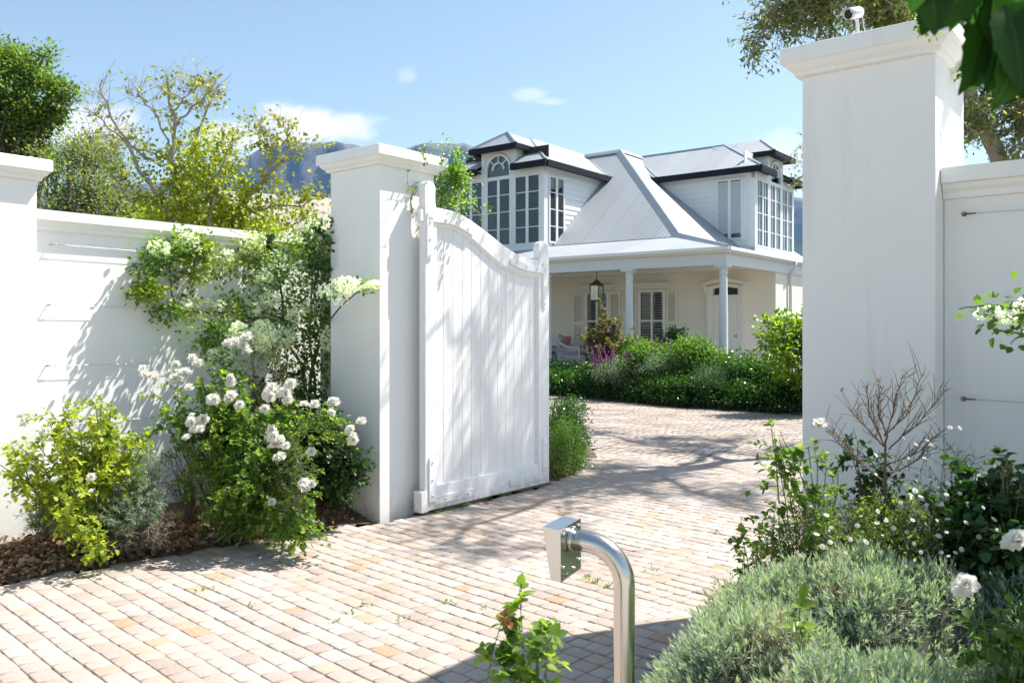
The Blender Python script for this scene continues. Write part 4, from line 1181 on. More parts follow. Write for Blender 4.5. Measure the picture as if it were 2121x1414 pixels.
    for A, B in [(T(fe, a0, ze+.02), T(pr, qc, zr+.02)), (T(fe, a1, ze+.02), T(pr, qc, zr+.02)), (T(pr, qc, zr+.03), T(7.3, qc, zr+.03)), (T(gp, gq0, gz+.02), T(gpr, qc, zr+.035)), (T(gp, gq1, gz+.02), T(gpr, qc, zr+.035))]:
        ridge_cap(A, B, .10, .03, root)
    # valley lines where the dormer roof meets the main roof
    ridge_cap(T(5.0, a0+.02, ze+.02), T(6.75, qc, zr+.0), .06, .03, root, 'valley_flashing')
dormer(False, 'left dormer with dark reflecting casements', False)
dormer(True, 'right dormer with white louvred shutters behind the glass', True)
# low wing visible past the right corner
mb = MB(); mb.box((9.5, -5.5, 0), (13, -.9, 2.3)); wg = mb.build('side_wing', M['hwall'], house)
roof_obj('wing_roof', [([(9.1, -5.8, 2.3), (11.4, -5.8, 3.5), (11.4, -.2, 3.5), (9.1, -.2, 2.3)], Y_), ([(11.4, -5.8, 3.5), (13.4, -5.8, 2.3), (13.4, -.2, 2.3), (11.4, -.2, 3.5)], Y_)], house)

# ---------- hanging lantern
M['bronze'] = mat_plain('aged_bronze', (.10, .085, .065), .45, .7, var=.3)
def mat_seeded():
    m = bpy.data.materials.new('lantern_glass'); m.use_nodes = True; nt = m.node_tree; nt.nodes.clear()
    o = nt.nodes.new('ShaderNodeOutputMaterial'); tr = nt.nodes.new('ShaderNodeBsdfTransparent'); tr.inputs[0].default_value = (.85, .87, .85, 1)
    gl = nt.nodes.new('ShaderNodeBsdfGlossy'); gl.inputs['Roughness'].default_value = .1
    mx = nt.nodes.new('ShaderNodeMixShader'); mx.inputs[0].default_value = .18; nt.links.new(tr.outputs[0], mx.inputs[1]); nt.links.new(gl.outputs[0], mx.inputs[2]); nt.links.new(mx.outputs[0], o.inputs[0]); return m
la = ab_at(1236, 1.2); lw = HW(1.2, la)
lan = empty('hanging_lantern', (lw[0], lw[1], 3.157), HROT, 'square bronze and glass lantern hanging from the veranda ceiling', 'lantern')
mb = MB(); mb.lathe([(.001, 0), (.05, -.005), (.05, -.02), (.001, -.03)]); mb.tube([(0, 0, -.02), (0, 0, -.30)], .008, 8)
mb.tube([(.025*math.cos(t), 0, -.32+.03*math.sin(t)) for t in np.linspace(0, 2*PI, 13)], .006, 6); mb.build('chain', M['bronze'], lan)
mb = MB(); mb.lathe([(.02, -.34), (.035, -.37), (.09, -.40), (.10, -.43), (.195, -.47), (.20, -.49)], sides=4, smooth=False, M=Matrix.Rotation(PI/4, 3, 'Z')); mb.build('lantern_roof', M['bronze'], lan)
fr = MB(); q = .125
for sx in (-1, 1):
    for sy in (-1, 1): fr.box((sx*q-.011, sy*q-.011, -.91), (sx*q+.011, sy*q+.011, -.49))
    fr.box((sx*q-.010, -q+.011, -.93), (sx*q+.010, q-.011, -.90)); fr.box((-q+.011, sx*q-.010, -.93), (q-.011, sx*q+.010, -.90))
    fr.box((sx*q-.009, -q+.011, -.515), (sx*q+.009, q-.011, -.49)); fr.box((-q+.011, sx*q-.009, -.515), (q-.011, sx*q+.009, -.49))
fr.box((-q+.01, -q+.01, -.93), (q-.01, q-.01, -.92)); fr.build('frame', M['bronze'], lan)
mb = MB()
for sx in (-1, 1): mb.box((sx*q-.002, -q+.011, -.90), (sx*q+.002, q-.011, -.515)); mb.box((-q+.011, sx*q-.002, -.90), (q-.011, sx*q+.002, -.515))
mb.build('pane', mat_seeded(), lan)
M['candle'] = mat_plain('ivory_candle', (.7, .66, .55), .6)
mb = MB()
for dx, dy in ((-.04, -.02), (.04, -.03), (0, .045)): mb.lathe([(.014, -.92), (.014, -.74), (.006, -.73), (.006, -.70), (.001, -.68)], c=(dx, dy, 0), sides=10)
mb.build('candle', M['candle'], lan)

# ---------- wicker armchairs on the veranda
M['wicker'] = mat_plain('white_wicker', (.62, .66, .72), .6, var=.12, scale=60)
M['pinkcloth'] = mat_plain('faded_pink_cloth', (.50, .22, .20), .9, var=.15, scale=15)
def mat_stripe():
    m, nt, b = new_mat('red_striped_cloth')
    wv = nt.nodes.new('ShaderNodeTexWave'); wv.inputs['Scale'].default_value = 7; wv.inputs['Distortion'].default_value = 2
    tc = nt.nodes.new('ShaderNodeTexCoord'); nt.links.new(tc.outputs['Object'], wv.inputs[0])
    nt.links.new(mixc(nt, (.42, .07, .07), (.60, .50, .45), rng_map(nt, wv.outputs['Fac'], .5, .7, 0, 1)), b.inputs['Base Color']); b.inputs['Roughness'].default_value = .9; return m
M['stripe'] = mat_stripe()
def armchair(loc, rz, label):
    c = empty('wicker_armchair', tuple(loc), rz, label, 'armchair', 'wicker armchairs on the veranda')
    # facing local +x; seat 0.42 high
    mb = MB(); W = .36; n = 26
    def rim(t):   # path of the arm rail: front of one arm round the back to the other
        if t < .3: u = t/.3; return (.36-.56*u, -W, .60+.03*u+(.10*max(0, u-.6)/.4)**1)
        if t > .7: x, y, z = rim(1-t); return (x, -y, z)
        u = (t-.3)/.4; a = -PI/2-PI*u
        return (-.20-.14*math.sin(PI*u)**.7, W*math.sin(a)*1.0 if False else -W*math.cos(PI*u), .73+.22*math.sin(PI*u)**.8)
    rp = [rim(t) for t in np.linspace(0, 1, 61)]
    mb.tube(rp, .028, 8); 
    mb.tube([(.36, -W, .60), (.385, -W, .50), (.37, -W, .04)], .025, 8); mb.tube([(.36, W, .60), (.385, W, .50), (.37, W, .04)], .025, 8)
    mb.tube([(-.26, -W+.05, .70), (-.28, -W+.05, 0.02)], .02, 8); mb.tube([(-.26, W-.05, .70), (-.28, W-.05, 0.02)], .02, 8)
    mb.build('rim', M['wicker'], c)
    mb = MB()
    for i in range(0, 61): 
        x, y, z = rp[i]; mb.tube([(x, y, z), (x*.98, y*.99, .30), (x*.95+.01, y*.97, .08)], .0075, 4, False)
    for zz in (.10, .13, .34, .37, .55): mb.tube([(x*.97, y*.985, min(zz, z-.03)) for x, y, z in rp], .008, 5)
    mb.tube([(.37, -W, .10), (.37, W, .10)], .012, 6); 
    for k in range(16): y = -W+.02+k*(2*W-.04)/15; mb.tube([(.365, y, .10), (.37, y, .34)], .007, 4, False)
    mb.build('woven_side', M['wicker'], c)
    mb = MB(); mb.box((-.28, -W+.02, .34), (.37, W-.02, .385)); bevel(mb.build('seat', M['wicker'], c), .01)
    return c
def cushion(name, loc, rz, tilt, sz, mat, label, cat='cushion', group=None):
    root = empty(name, tuple(loc), rz, label, cat, group)
    root.rotation_euler = (0, tilt, rz)
    mb = MB(); n = 10; sx, sy, sz_ = sz; vs = []; fs = []
    for s_ in (1, -1):
        for i in range(n+1):
            for j in range(n+1):
                u, v = i/n*2-1, j/n*2-1; h = ((1-u**4)*(1-v**4))**.4
                vs.append((u*sx*(1-.04*v*v), v*sy*(1-.04*u*u), s_*sz_*(.12+.88*h) if abs(u) < 1 and abs(v) < 1 else 0))
        k = 0 if s_ == 1 else (n+1)**2
        for i in range(n):
            for j in range(n):
                q = (k+i*(n+1)+j, k+(i+1)*(n+1)+j, k+(i+1)*(n+1)+j+1, k+i*(n+1)+j+1); fs.append(q if s_ == 1 else q[::-1])
    mb.add(vs, fs, True); mb.build('cover', mat, root); return root
ca = ab_at(1182, 2.3); cw = HW(2.3, ca, .352)
crz = HROT-PI/2+.25
armchair(cw, crz, 'white wicker armchair with pink cushions on the veranda')
def rel(c, rz, x, y, z): return (c[0]+x*math.cos(rz)-y*math.sin(rz), c[1]+x*math.sin(rz)+y*math.cos(rz), c[2]+z)
cushion('seat_cushion', rel(cw, crz, .09, 0, .44), crz, 0, (.29, .31, .05), M['pinkcloth'], 'faded pink seat cushion on the wicker armchair')
cushion('back_cushion', rel(cw, crz, -.17, 0, .70), crz, rad(-68), (.24, .29, .07), M['pinkcloth'], 'plain pink cushion leaning on the armchair back')
ca2 = ab_at(1122, 2.3); cw2 = HW(2.3, ca2, .352)
armchair(cw2, crz, 'second white wicker armchair, half hidden by the gate')
cushion('back_cushion', rel(cw2, crz, .10, 0, .72), crz, rad(-60), (.25, .30, .08), M['stripe'], 'red striped cushion on the armchair beside the gate edge')
cushion('seat_cushion', rel(cw2, crz, .09, 0, .44), crz, 0, (.29, .31, .05), M['stripe'], 'red striped seat cushion low beside the gate edge')
ta = ab_at(1232, 1.9); tw_ = HW(1.9, ta, .352)
tb_ = empty('side_table', tuple(tw_), crz, 'small white wicker side table beside the armchair', 'table')
mb = MB(); mb.lathe([(.26, .45), (.27, .46), (.27, .49), (.0001, .495)], sides=24); mb.build('table_top', M['wicker'], tb_)
for k in range(4):
    mb = MB(); t = PI/4+k*PI/2; mb.tube([(.20*math.cos(t), .20*math.sin(t), .45), (.24*math.cos(t), .24*math.sin(t), 0)], .016, 6); mb.build('leg', M['wicker'], tb_)

# ---------- neighbour's house over the wall
M['slate'] = mat_plain('pale_roof_tiles', (.40, .36, .32), .85, var=.15, scale=3)
nbc = P(560, 680, 27); nb_ = empty('neighbour_house', (nbc[0], nbc[1], 0), rad(25), 'distant house with pale grey pitched roof behind the yellow tree', 'house')
mb = MB(); mb.box((-5, -3, 0), (5, 3, 3.3)); mb.build('wall', M['hwall'], nb_)
zt = EYE+(HY-402)/F*27
mb = MB(); mb.add([(-5.4, -3.4, 3.25), (5.4, -3.4, 3.25), (5.4, 3.4, 3.25), (-5.4, 3.4, 3.25), (-2.2, 0, zt), (2.0, 0, zt)], [(0, 1, 5, 4), (1, 2, 5), (2, 3, 4, 5), (3, 0, 4), (3, 2, 1, 0)])
mb.build('roof', M['slate'], nb_)
# ================================================================ flowers
def rose_mesh():
    r = np.random.default_rng(5); mb = MB(); T = []
    for ringi, (n, tilt, ln, wd, z) in enumerate([(6, 72, .040, .021, -.004), (6, 50, .036, .019, 0), (5, 30, .030, .016, .003), (5, 12, .022, .012, .004)]):
        for k in range(n):
            a = 2*PI*(k+.5*(ringi % 2))/n+r.normal()*.12; tl = rad(tilt+r.normal()*8); s = r.uniform(.85, 1.15)
            rows = []
            for u in (0, .35, .7, 1):
                # petal curve: cupped, tip rolled outwards
                rr = ln*s*u; ang = tl*(.55+.55*u); x = .003+rr*math.sin(ang); zz = z+rr*math.cos(ang)
                w_ = wd*s*(math.sin(PI*min(1, .18+.72*u))**.8)*(1 if u < 1 else .62)
                row = []
                for v in (-1, -.45, .45, 1):
                    yy = v*w_; xx = x-.006*v*v*(1-u*.5); zz2 = zz+.003*v*v+r.normal()*.0005
                    row.append((xx*math.cos(a)-yy*math.sin(a), xx*math.sin(a)+yy*math.cos(a), zz2))
                rows.append(row)
            vs = [p for row in rows for p in row]
            mb.add(vs, [(i*4+j, i*4+j+1, (i+1)*4+j+1, (i+1)*4+j) for i in range(3) for j in range(3)], True)
    me = bpy.data.meshes.new('rose_bloom'); me.from_pydata(mb.v, [], mb.f); me.polygons.foreach_set('use_smooth', mb.sm)
    at = me.attributes.new('tone', 'FLOAT', 'FACE'); at.data.foreach_set('value', r.random(len(mb.f)).astype(np.float32))
    me.materials.append(M['petal']); me.update(); return me
ROSE = rose_mesh()
def blooms(root, base, spots, seed=1, mesh=None, name='rose_bloom', size=1.0, face=None):
    r = np.random.default_rng(seed); base = np.asarray(base, float)
    for p, s in spots:
        o = bpy.data.objects.new(name, mesh or ROSE); COL.objects.link(o); o.parent = root; o.location = tuple(np.asarray(p)-base)
        d = (face if face is not None else np.array([.15, -.75, .55]))+r.normal(size=3)*.3
        o.rotation_euler = Vector(d).to_track_quat('Z', 'Y').to_euler(); o.scale = (s*size*(.95 if mesh is None else 1),)*3
def cluster_spots(r, L):
    out = []
    for px, py, Y, n, rad_px, s in L:
        for i in range(n):
            a = r.uniform(0, 2*PI); q = 1.5*rad_px*math.sqrt(r.random()) if n > 1 else 0
            out.append((P(px+q*math.cos(a), py+q*math.sin(a)*.8, Y+r.uniform(-.04, .04)), s*r.uniform(.85, 1.15)))
    return out
def daisy_mesh():
    mb = MB()
    n = 22
    for k in range(n):
        a = 2*PI*k/n; w_ = .0011; c, s = math.cos(a), math.sin(a)
        mb.add([(.0025*c-w_*s*.5, .0025*s+w_*c*.5, .0008), (.0025*c+w_*s*.5, .0025*s-w_*c*.5, .0008), (.0105*c+w_*s, .0105*s-w_*c, .0004), (.0105*c-w_*s, .0105*s+w_*c, .0004)], [(0, 1, 2, 3)])
    mb.mi = 1; mb.lathe([(.0034, .0005), (.003, .002), (.0001, .0028)], sides=8)
    me = bpy.data.meshes.new('daisy_bloom'); me.from_pydata(mb.v, [], mb.f); me.polygons.foreach_set('material_index', mb.m)
    at = me.attributes.new('tone', 'FLOAT', 'FACE'); at.data.foreach_set('value', np.full(len(mb.f), .8, dtype=np.float32))
    me.materials.append(M['petal']); me.materials.append(mat_plain('daisy_centre', (.55, .38, .04), .8)); me.update(); return me
DAISY = daisy_mesh()
def bract_cloud(name, root, base, blobs, n, size, seed, mat='bract'):
    """bougainvillea: papery bracts in threes"""
    r = np.random.default_rng(seed); base = np.asarray(base, float)
    C, BC, U = pick_blob(r, blobs, n, .25)
    ax = nrm(nrm(C-BC)*.8+r.normal(size=(n, 3))*.5+np.array([.1, -.35, .35]))
    h = nrm(np.cross(ax, r.normal(size=(n, 3)))); k = np.cross(ax, h)
    Pp = []; D = []; Nn = []; tone = r.random(n)
    for j in range(3):
        w_ = 2*PI*j/3; side = h*math.cos(w_)+k*math.sin(w_)
        Pp.append(C); D.append(nrm(side*.85+ax*.6)); Nn.append(ax-side*.6)
    s = np.tile(size*r.uniform(.7, 1.2, n), 3)
    me = leaves_mesh(name, np.concatenate(Pp)-base, np.concatenate(D), np.concatenate(Nn), s, s*.42, M[mat], np.tile(tone, 3), .35, .1, False, seed)
    return link_mesh(name, me, root)
def WL(px, py, off=.06):
    k = (px-CX)/F; d = np.dot(CORN-LD*off, LD)/(k*LD[0]+LD[1]); return np.array([k*d, d, EYE+(HY-py)/F*d])
RW0 = np.array([-1.032, 6.502])+RD*.33
def RWp(px, py, off=.06):
    k = (px-CX)/F; d = np.dot(RW0-RD*off, RD)/(k*RD[0]+RD[1]); return np.array([k*d, d, EYE+(HY-py)/F*d])

# ================================================================ left bed
# yellow-green rose
bs = [E(200, 905, 5.25, 105, 55, .22), E(90, 935, 5.15, 85, 45, .2), E(270, 905, 5.35, 60, 50, .2), E(170, 990, 5.1, 85, 60, .22), E(165, 1085, 5.0, 55, 60, .14), E(215, 845, 5.3, 20, 30, .1, .04), E(110, 850, 5.3, 22, 35, .1, .04), E(15, 960, 5.2, 40, 40, .15)]
root, mains, twigs, r = make_bush('rose_bush', 'yellow-green rose bush at far left with a few white blooms', 'rose bush', G(190, 1150, .02), bs, 52, 11, .14, 8, (.036, .0145), 'leaf_yellow', 'greenstem', .007, .0018, 31, arch=.12, shell=.5, droop=.3, up=.2)
blooms(root, root.location, cluster_spots(r, [(190, 988, 4.95, 1, 0, .8), (190, 1018, 4.93, 1, 0, .75), (115, 993, 5, 1, 0, .6), (62, 865, 5.4, 2, 12, .9), (92, 895, 5.1, 2, 8, .8)]), 2)
# grey lavender shrub between the roses
bs = [E(265, 1055, 5.35, 72, 60, .22), E(300, 985, 5.5, 38, 40, .15)]
make_bush('lavender_shrub', 'grey-green rounded lavender shrub between the two rose bushes', 'lavender', G(270, 1125, .03), bs, 130, 7, .07, 12, (.022, .0032), 'leaf_grey', 'paletwig', .003, .0012, 32, arch=.05, tmin=.55, shell=.35, up=.5, simple=True)
bs = [E(330, 1085, 5.3, 34, 42, .14), E(250, 1110, 5.25, 50, 28, .14)]
make_bush('faded_shrub', 'low purplish dried-out shrub at the foot of the lavender', 'shrub', G(300, 1135, .03), bs, 60, 7, .06, 9, (.018, .003), 'leaf_purple', 'paletwig', .003, .0012, 33, arch=.05, tmin=.5, simple=True)
bs = [E(95, 1060, 5.4, 45, 55, .15), E(135, 1030, 5.4, 50, 40, .15)]
make_bush('grey_shrub', 'dark grey needle-leaved shrub behind the yellow-green rose', 'shrub', G(105, 1120, .03), bs, 60, 7, .07, 10, (.028, .003), 'leaf_grey', 'paletwig', .003, .0012, 34, arch=.05, tmin=.5, simple=True, tone=(0, .55))
# big white rose, centre
bs = [E(545, 900, 5.75, 125, 85, .3), E(520, 990, 5.7, 120, 75, .3), E(400, 890, 5.85, 70, 50, .22), E(345, 805, 5.95, 32, 65, .16), E(600, 1035, 5.5, 62, 50, .2), E(640, 850, 5.8, 75, 30, .15), E(500, 1060, 5.6, 70, 35, .2), E(455, 790, 6.0, 50, 45, .2, .08), E(640, 1100, 5.35, 30, 22, .1, .035)]
root, mains, twigs, r = make_bush('rose_bush', 'large white-flowering rose bush spilling over the paving beside the post', 'rose bush', G(475, 1115, .02), bs, 115, 13, .14, 8, (.035, .014), 'leaf_rose', 'greenstem', .009, .0018, 35, arch=.2, shell=.45, droop=.35, up=.15)
spots = cluster_spots(r, [(586, 812, 5.5, 7, 20, 1.25), (507, 716, 6.0, 5, 22, 1.2), (428, 826, 5.7, 3, 14, 1.15), (386, 788, 5.8, 4, 18, 1.15), (410, 868, 5.65, 4, 16, 1.1), (402, 895, 5.6, 3, 14, 1), (486, 826, 5.6, 2, 8, 1.05), (497, 838, 5.6, 1, 0, .9),
    (479, 790, 5.8, 2, 10, 1.1), (549, 845, 5.6, 1, 0, 1), (630, 838, 5.6, 1, 0, 1), (652, 838, 5.6, 1, 0, 1), (686, 835, 5.6, 2, 6, 1.1), (683, 858, 5.55, 2, 6, 1.05), (562, 888, 5.45, 2, 7, 1.1), (573, 912, 5.4, 3, 9, 1.15), (577, 945, 5.4, 2, 7, 1.0), (592, 923, 5.4, 1, 0, .9),
    (645, 935, 5.5, 1, 0, 1), (641, 1003, 5.35, 3, 10, 1.1), (563, 1040, 5.4, 1, 0, .9), (727, 890, 5.45, 1, 0, 1), (733, 907, 5.4, 2, 5, 1), (745, 872, 5.5, 2, 6, .95), (315, 765, 6.0, 3, 14, .95), (340, 772, 6.0, 3, 16, .95), (408, 745, 6.1, 2, 9, 1.1), (365, 760, 6.0, 2, 12, 1)])
blooms(root, root.location, spots, 3)
bs = [E(725, 895, 5.5, 28, 26, .08), E(690, 870, 5.6, 40, 18, .1)]
mains, twigs, lp, ld, ln = bush(r, P(610, 900, 5.7), bs, 8, 6, .09, 7)
base = np.array(root.location)
stems_obj('stems', root, base, mains, twigs, .004, .002, .0016, M['greenstem'])
n = len(lp); link_mesh('foliage', leaves_mesh('foliage', lp-base, ld, ln, .032*r.uniform(.6, 1.2, n), .012, M['leaf_rose'], r.random(n)), root)
# fine filler shrub in front of it
bs = [E(605, 960, 5.6, 45, 75, .15)]
make_bush('wispy_shrub', 'fine-leaved pale shrub growing through the white rose', 'shrub', G(610, 1085, .04), bs, 50, 8, .09, 10, (.013, .005), 'leaf_bush', 'paletwig', .003, .001, 36, simple=True)
# dark evergreen at the foot of the post
bs = [E(665, 900, 6.5, 62, 90, .2), E(690, 1000, 6.35, 45, 50, .14), E(725, 955, 6.2, 26, 30, .08, .06), E(600, 860, 6.9, 80, 100, .25), E(735, 990, 6.15, 16, 30, .06, .04), E(500, 880, 6.9, 90, 90, .2), E(640, 790, 6.9, 50, 60, .15), E(570, 800, 6.9, 60, 50, .15)]
make_bush('evergreen_shrub', 'dark round-leaved evergreen shrub at the foot of the left gate post', 'shrub', np.array([*G(660, 1060)[:2]*1.01, .04]), bs, 120, 10, .12, 9, (.030, .014), 'leaf_dark', 'bark', .008, .002, 37)
# bare brown twiggy plant
bs = [E(370, 970, 6.0, 40, 60, .15), E(420, 1020, 6.0, 40, 40, .15)]
make_bush('twiggy_shrub', 'sparse brown twiggy shrub in the shade below the wall', 'shrub', G(395, 1095, .04), bs, 30, 8, .14, 3, (.016, .005), 'leaf_purple', 'twig', .004, .0013, 38)
bs = [E(520, 735, 6.5, 60, 60, .15), E(560, 700, 6.6, 40, 50, .12), E(600, 770, 6.5, 40, 50, .12)]
make_bush('thin_shrub', 'thin-stemmed open shrub with small yellow leaves before the climber', 'shrub', P(540, 1030, 6.4)*np.array([1, 1, 0])+np.array([0, 0, .05]), bs, 16, 9, .16, 7, (.022, .006), 'leaf_yellow', 'twig', .005, .0014, 39)

# bougainvillea on the left walls
cb = RWp(640, 900, .10); cb[2] = .06
croot = empty('bougainvillea', tuple(cb), 0, 'white bougainvillea trained over the corner of the sunlit left wall', 'climber')
r = np.random.default_rng(41)
mb = MB()
def limb(pts, r0, r1, wig=.012):
    pts = [np.asarray(p, float) for p in pts]; out = []
    for i in range(len(pts)-1):
        for t in np.linspace(0, 1, 6, endpoint=False): out.append(pts[i]*(1-t)+pts[i+1]*t+r.normal(size=3)*wig*.4)
    out.append(pts[-1]); out = np.array(out)
    for _ in range(2): out[1:-1] = (out[:-2]+out[1:-1]*2+out[2:])/4
    mb.tube(out-cb, np.linspace(r0, r1, len(out)), 8, False); return out
limb([cb, RWp(640, 780, .08), RWp(668, 690, .07), RWp(660, 600, .07), RWp(640, 520, .08)], .020, .006)
limb([cb, RWp(655, 800, .08), RWp(640, 700, .08), RWp(648, 560, .10), RWp(680, 470, .12)], .016, .004)
limb([cb, RWp(630, 760, .08), WL(588, 700, .10), WL(582, 600, .09), WL(560, 520, .08), WL(562, 484, .10)], .018, .004)
limb([WL(588, 660, .09), WL(520, 640, .08), WL(450, 648, .07), WL(372, 643, .06), WL(357, 615, .07), WL(352, 570, .07), WL(350, 545, .07), WL(372, 510, .10), WL(395, 478, .12)], .010, .003)
limb([WL(582, 560, .09), WL(510, 540, .08), WL(440, 538, .07), WL(400, 535, .07)], .008, .003)
limb([WL(356, 600, .07), WL(345, 598, .09), WL(296, 603, .12)], .004, .002, .006); limb([WL(351, 562, .07), WL(325, 560, .09), WL(296, 553, .12)], .004, .002, .006)
limb([WL(356, 590, .07), WL(375, 572, .1), WL(400, 565, .12)], .004, .002, .006); limb([WL(357, 615, .07), WL(385, 605, .1)], .003, .002, .006)
limb([WL(355, 643, .06), WL(330, 648, .08), WL(322, 646, .09)], .004, .002, .006)
limb([RWp(650, 700, .1), P(700, 640, 6.55), P(745, 600, 6.35), P(790, 592, 6.25)], .009, .003)
limb([RWp(655, 640, .1), P(650, 520, 6.9), P(620, 470, 6.85)], .006, .002)
limb([RWp(670, 620, .1), P(690, 560, 6.95), P(655, 490, 6.9), P(640, 460, 6.85)], .006, .002)
mb.build('stems', M['bark'], croot)
def Bw(px, py, off, rx, ry, rd, w_=None):
    c = WL(px, py, off) if px < 600 else RWp(px, py, off)
    a = rx/F*c[1]; b = ry/F*c[1]
    return (c, np.array([a, rd, b])) if w_ is None else (c, np.array([a, rd, b]), w_)
vine = [Bw(335, 530, .12, 30, 22, .07, .035), Bw(395, 515, .12, 34, 22, .08, .04), Bw(300, 555, .12, 14, 8, .03, .012), Bw(460, 545, .10, 36, 22, .07), Bw(305, 602, .12, 22, 7, .04, .02), Bw(395, 567, .11, 26, 9, .05, .012), Bw(400, 635, .10, 48, 18, .08), Bw(345, 650, .09, 26, 8, .04, .025),
        Bw(470, 640, .10, 50, 20, .08), Bw(530, 640, .12, 46, 24, .1), Bw(525, 520, .13, 45, 42, .12), Bw(575, 560, .14, 50, 50, .14), Bw(540, 580, .12, 30, 20, .1), Bw(620, 600, .14, 40, 60, .14), Bw(660, 620, .14, 30, 80, .14, .06), Bw(610, 520, .15, 40, 40, .13), Bw(655, 540, .16, 26, 40, .12, .05),
        Bw(560, 690, .14, 80, 50, .16), Bw(650, 720, .14, 46, 80, .16, .08), Bw(660, 480, .17, 30, 28, .1, .03), Bw(600, 640, .12, 50, 40, .12), Bw(440, 700, .3, 30, 36, .15, .05), Bw(640, 800, .14, 60, 60, .16)]
Pp = []; D = []; Nn = []; tn = []
C, lp, ld, ln, t = crown(r, vine, 470, 13, .12, .45)
link_mesh('foliage', leaves_mesh('foliage', lp-cb, ld, ln, .040*r.uniform(.6, 1.15, len(lp)), .0155*r.uniform(.8, 1.1, len(lp)), M['leaf_bush'], t*.85), croot)
ylw = [vine[6], vine[3], vine[1], Bw(520, 510, .2, 40, 26, .06), Bw(610, 500, .2, 40, 26, .08), vine[8], Bw(560, 480, .2, 30, 12, .06, .02), vine[5], vine[4]]
C, lp, ld, ln, t = crown(r, ylw, 150, 12, .10, .45)
link_mesh('young_foliage', leaves_mesh('young_foliage', lp-cb, ld, ln, .034*r.uniform(.6, 1.15, len(lp)), .013, M['leaf_yellow'], t*.9), croot)
tw = MB()
for i in range(240):
    c = C[r.integers(len(C))] if i < 60 else pick_blob(r, vine, 1, .5)[0][0]
    e = c+r.normal(size=3)*.09+np.array([0, 0, -.04]); tw.tube([c-cb, (c+e)/2+r.normal(size=3)*.01-cb, e-cb], [.0022, .0018, .001], 4, False)
tw.build('twigs', M['twig'], croot)
# creamy bract clusters; the long spray across the post is a part of its own
fl = [(Bw(330, 515, .17, 24, 20, .05), 150), (Bw(392, 505, .18, 28, 24, .05), 170), (Bw(425, 525, .16, 22, 16, .04), 90), (Bw(470, 530, .14, 16, 14, .04), 50), (Bw(525, 505, .2, 30, 26, .06), 190), (Bw(545, 575, .18, 20, 16, .05), 90), (Bw(570, 540, .2, 34, 20, .05), 90), (Bw(630, 570, .22, 40, 30, .06), 130),
      (Bw(490, 690, .34, 28, 24, .06), 260), (Bw(545, 695, .38, 28, 34, .06), 380), (Bw(592, 700, .34, 22, 24, .06), 240), (Bw(470, 725, .36, 16, 20, .05), 80), (Bw(620, 650, .26, 24, 22, .05), 120), (Bw(560, 620, .2, 24, 16, .05), 90), (Bw(525, 640, .18, 16, 16, .04), 80), (Bw(600, 650, .2, 18, 14, .04), 70), (Bw(675, 700, .2, 14, 30, .05), 110), (Bw(445, 728, .35, 14, 12, .05), 60), (Bw(650, 640, .2, 30, 24, .06), 90),
      (Bw(380, 628, .14, 16, 12, .03), 30), (Bw(455, 632, .14, 18, 12, .03), 40), (Bw(650, 470, .22, 26, 14, .05), 60), (Bw(575, 770, .3, 14, 22, .05), 50)]
allb = [f[0][:2] for f in fl]; 
for b, nn_ in fl:
    bract_cloud('blossom_cluster', croot, cb, [b[:2]], int(nn_*1.0), .018, int(r.integers(1e6)))
spray = [E(672, 602, 6.45, 18, 16, .07), E(700, 612, 6.4, 26, 20, .08), E(722, 592, 6.35, 26, 18, .07), E(748, 590, 6.3, 18, 12, .05), E(775, 590, 6.25, 16, 8, .04, .01), E(712, 585, 6.35, 30, 14, .06)]
bract_cloud('blossom_spray', croot, cb, spray, 520, .017, 77)
C, lp, ld, ln, t = crown(r, [E(770, 592, 6.25, 20, 10, .05), E(730, 596, 6.3, 50, 16, .06), E(700, 600, 6.4, 50, 16, .06)], 12, 7, .06, .5)
link_mesh('spray_foliage', leaves_mesh('spray_foliage', lp-cb, ld, ln, .034, .013, M['leaf_bush'], t), croot)
# long dark shoots hanging before the return wall
sh = MB(); lp = []; ld = []; ln = []
for pts in ([P(628, 490, 6.75), P(650, 530, 6.8), P(668, 560, 6.85), P(684, 600, 6.9)], [P(655, 470, 6.8), P(672, 485, 6.85), P(688, 510, 6.9)], [P(640, 640, 6.9), P(670, 560, 6.8), P(686, 520, 6.8), P(688, 450, 6.85)], [P(690, 560, 6.9), P(660, 552, 6.8), P(640, 548, 6.8)],
            [P(566, 520, 6.95), P(556, 505, 6.9), P(563, 484, 6.9)], [P(372, 510, 6.9), P(385, 490, 6.85), P(396, 474, 6.85)]):
    pts = np.array(pts); t = np.linspace(0, len(pts)-1.001, 16); q = np.array([pts[int(a)]*(1-a % 1)+pts[int(a)+1]*(a % 1) for a in t])
    sh.tube(q-cb, np.linspace(.004, .0015, 16), 5, False)
    for a in q[1:]:
        for _ in range(2): lp.append(a); ld.append(r.normal(size=3)+np.array([0, 0, -.7])); ln.append(r.normal(size=3)+np.array([0, -1, .5]))
sh.build('shoots', M['twig'], croot)
link_mesh('shoot_leaves', leaves_mesh('shoot_leaves', np.array(lp)-cb, np.array(ld), np.array(ln), .045*r.uniform(.7, 1.2, len(lp)), .017, M['leaf_dark'], r.random(len(lp))), croot)

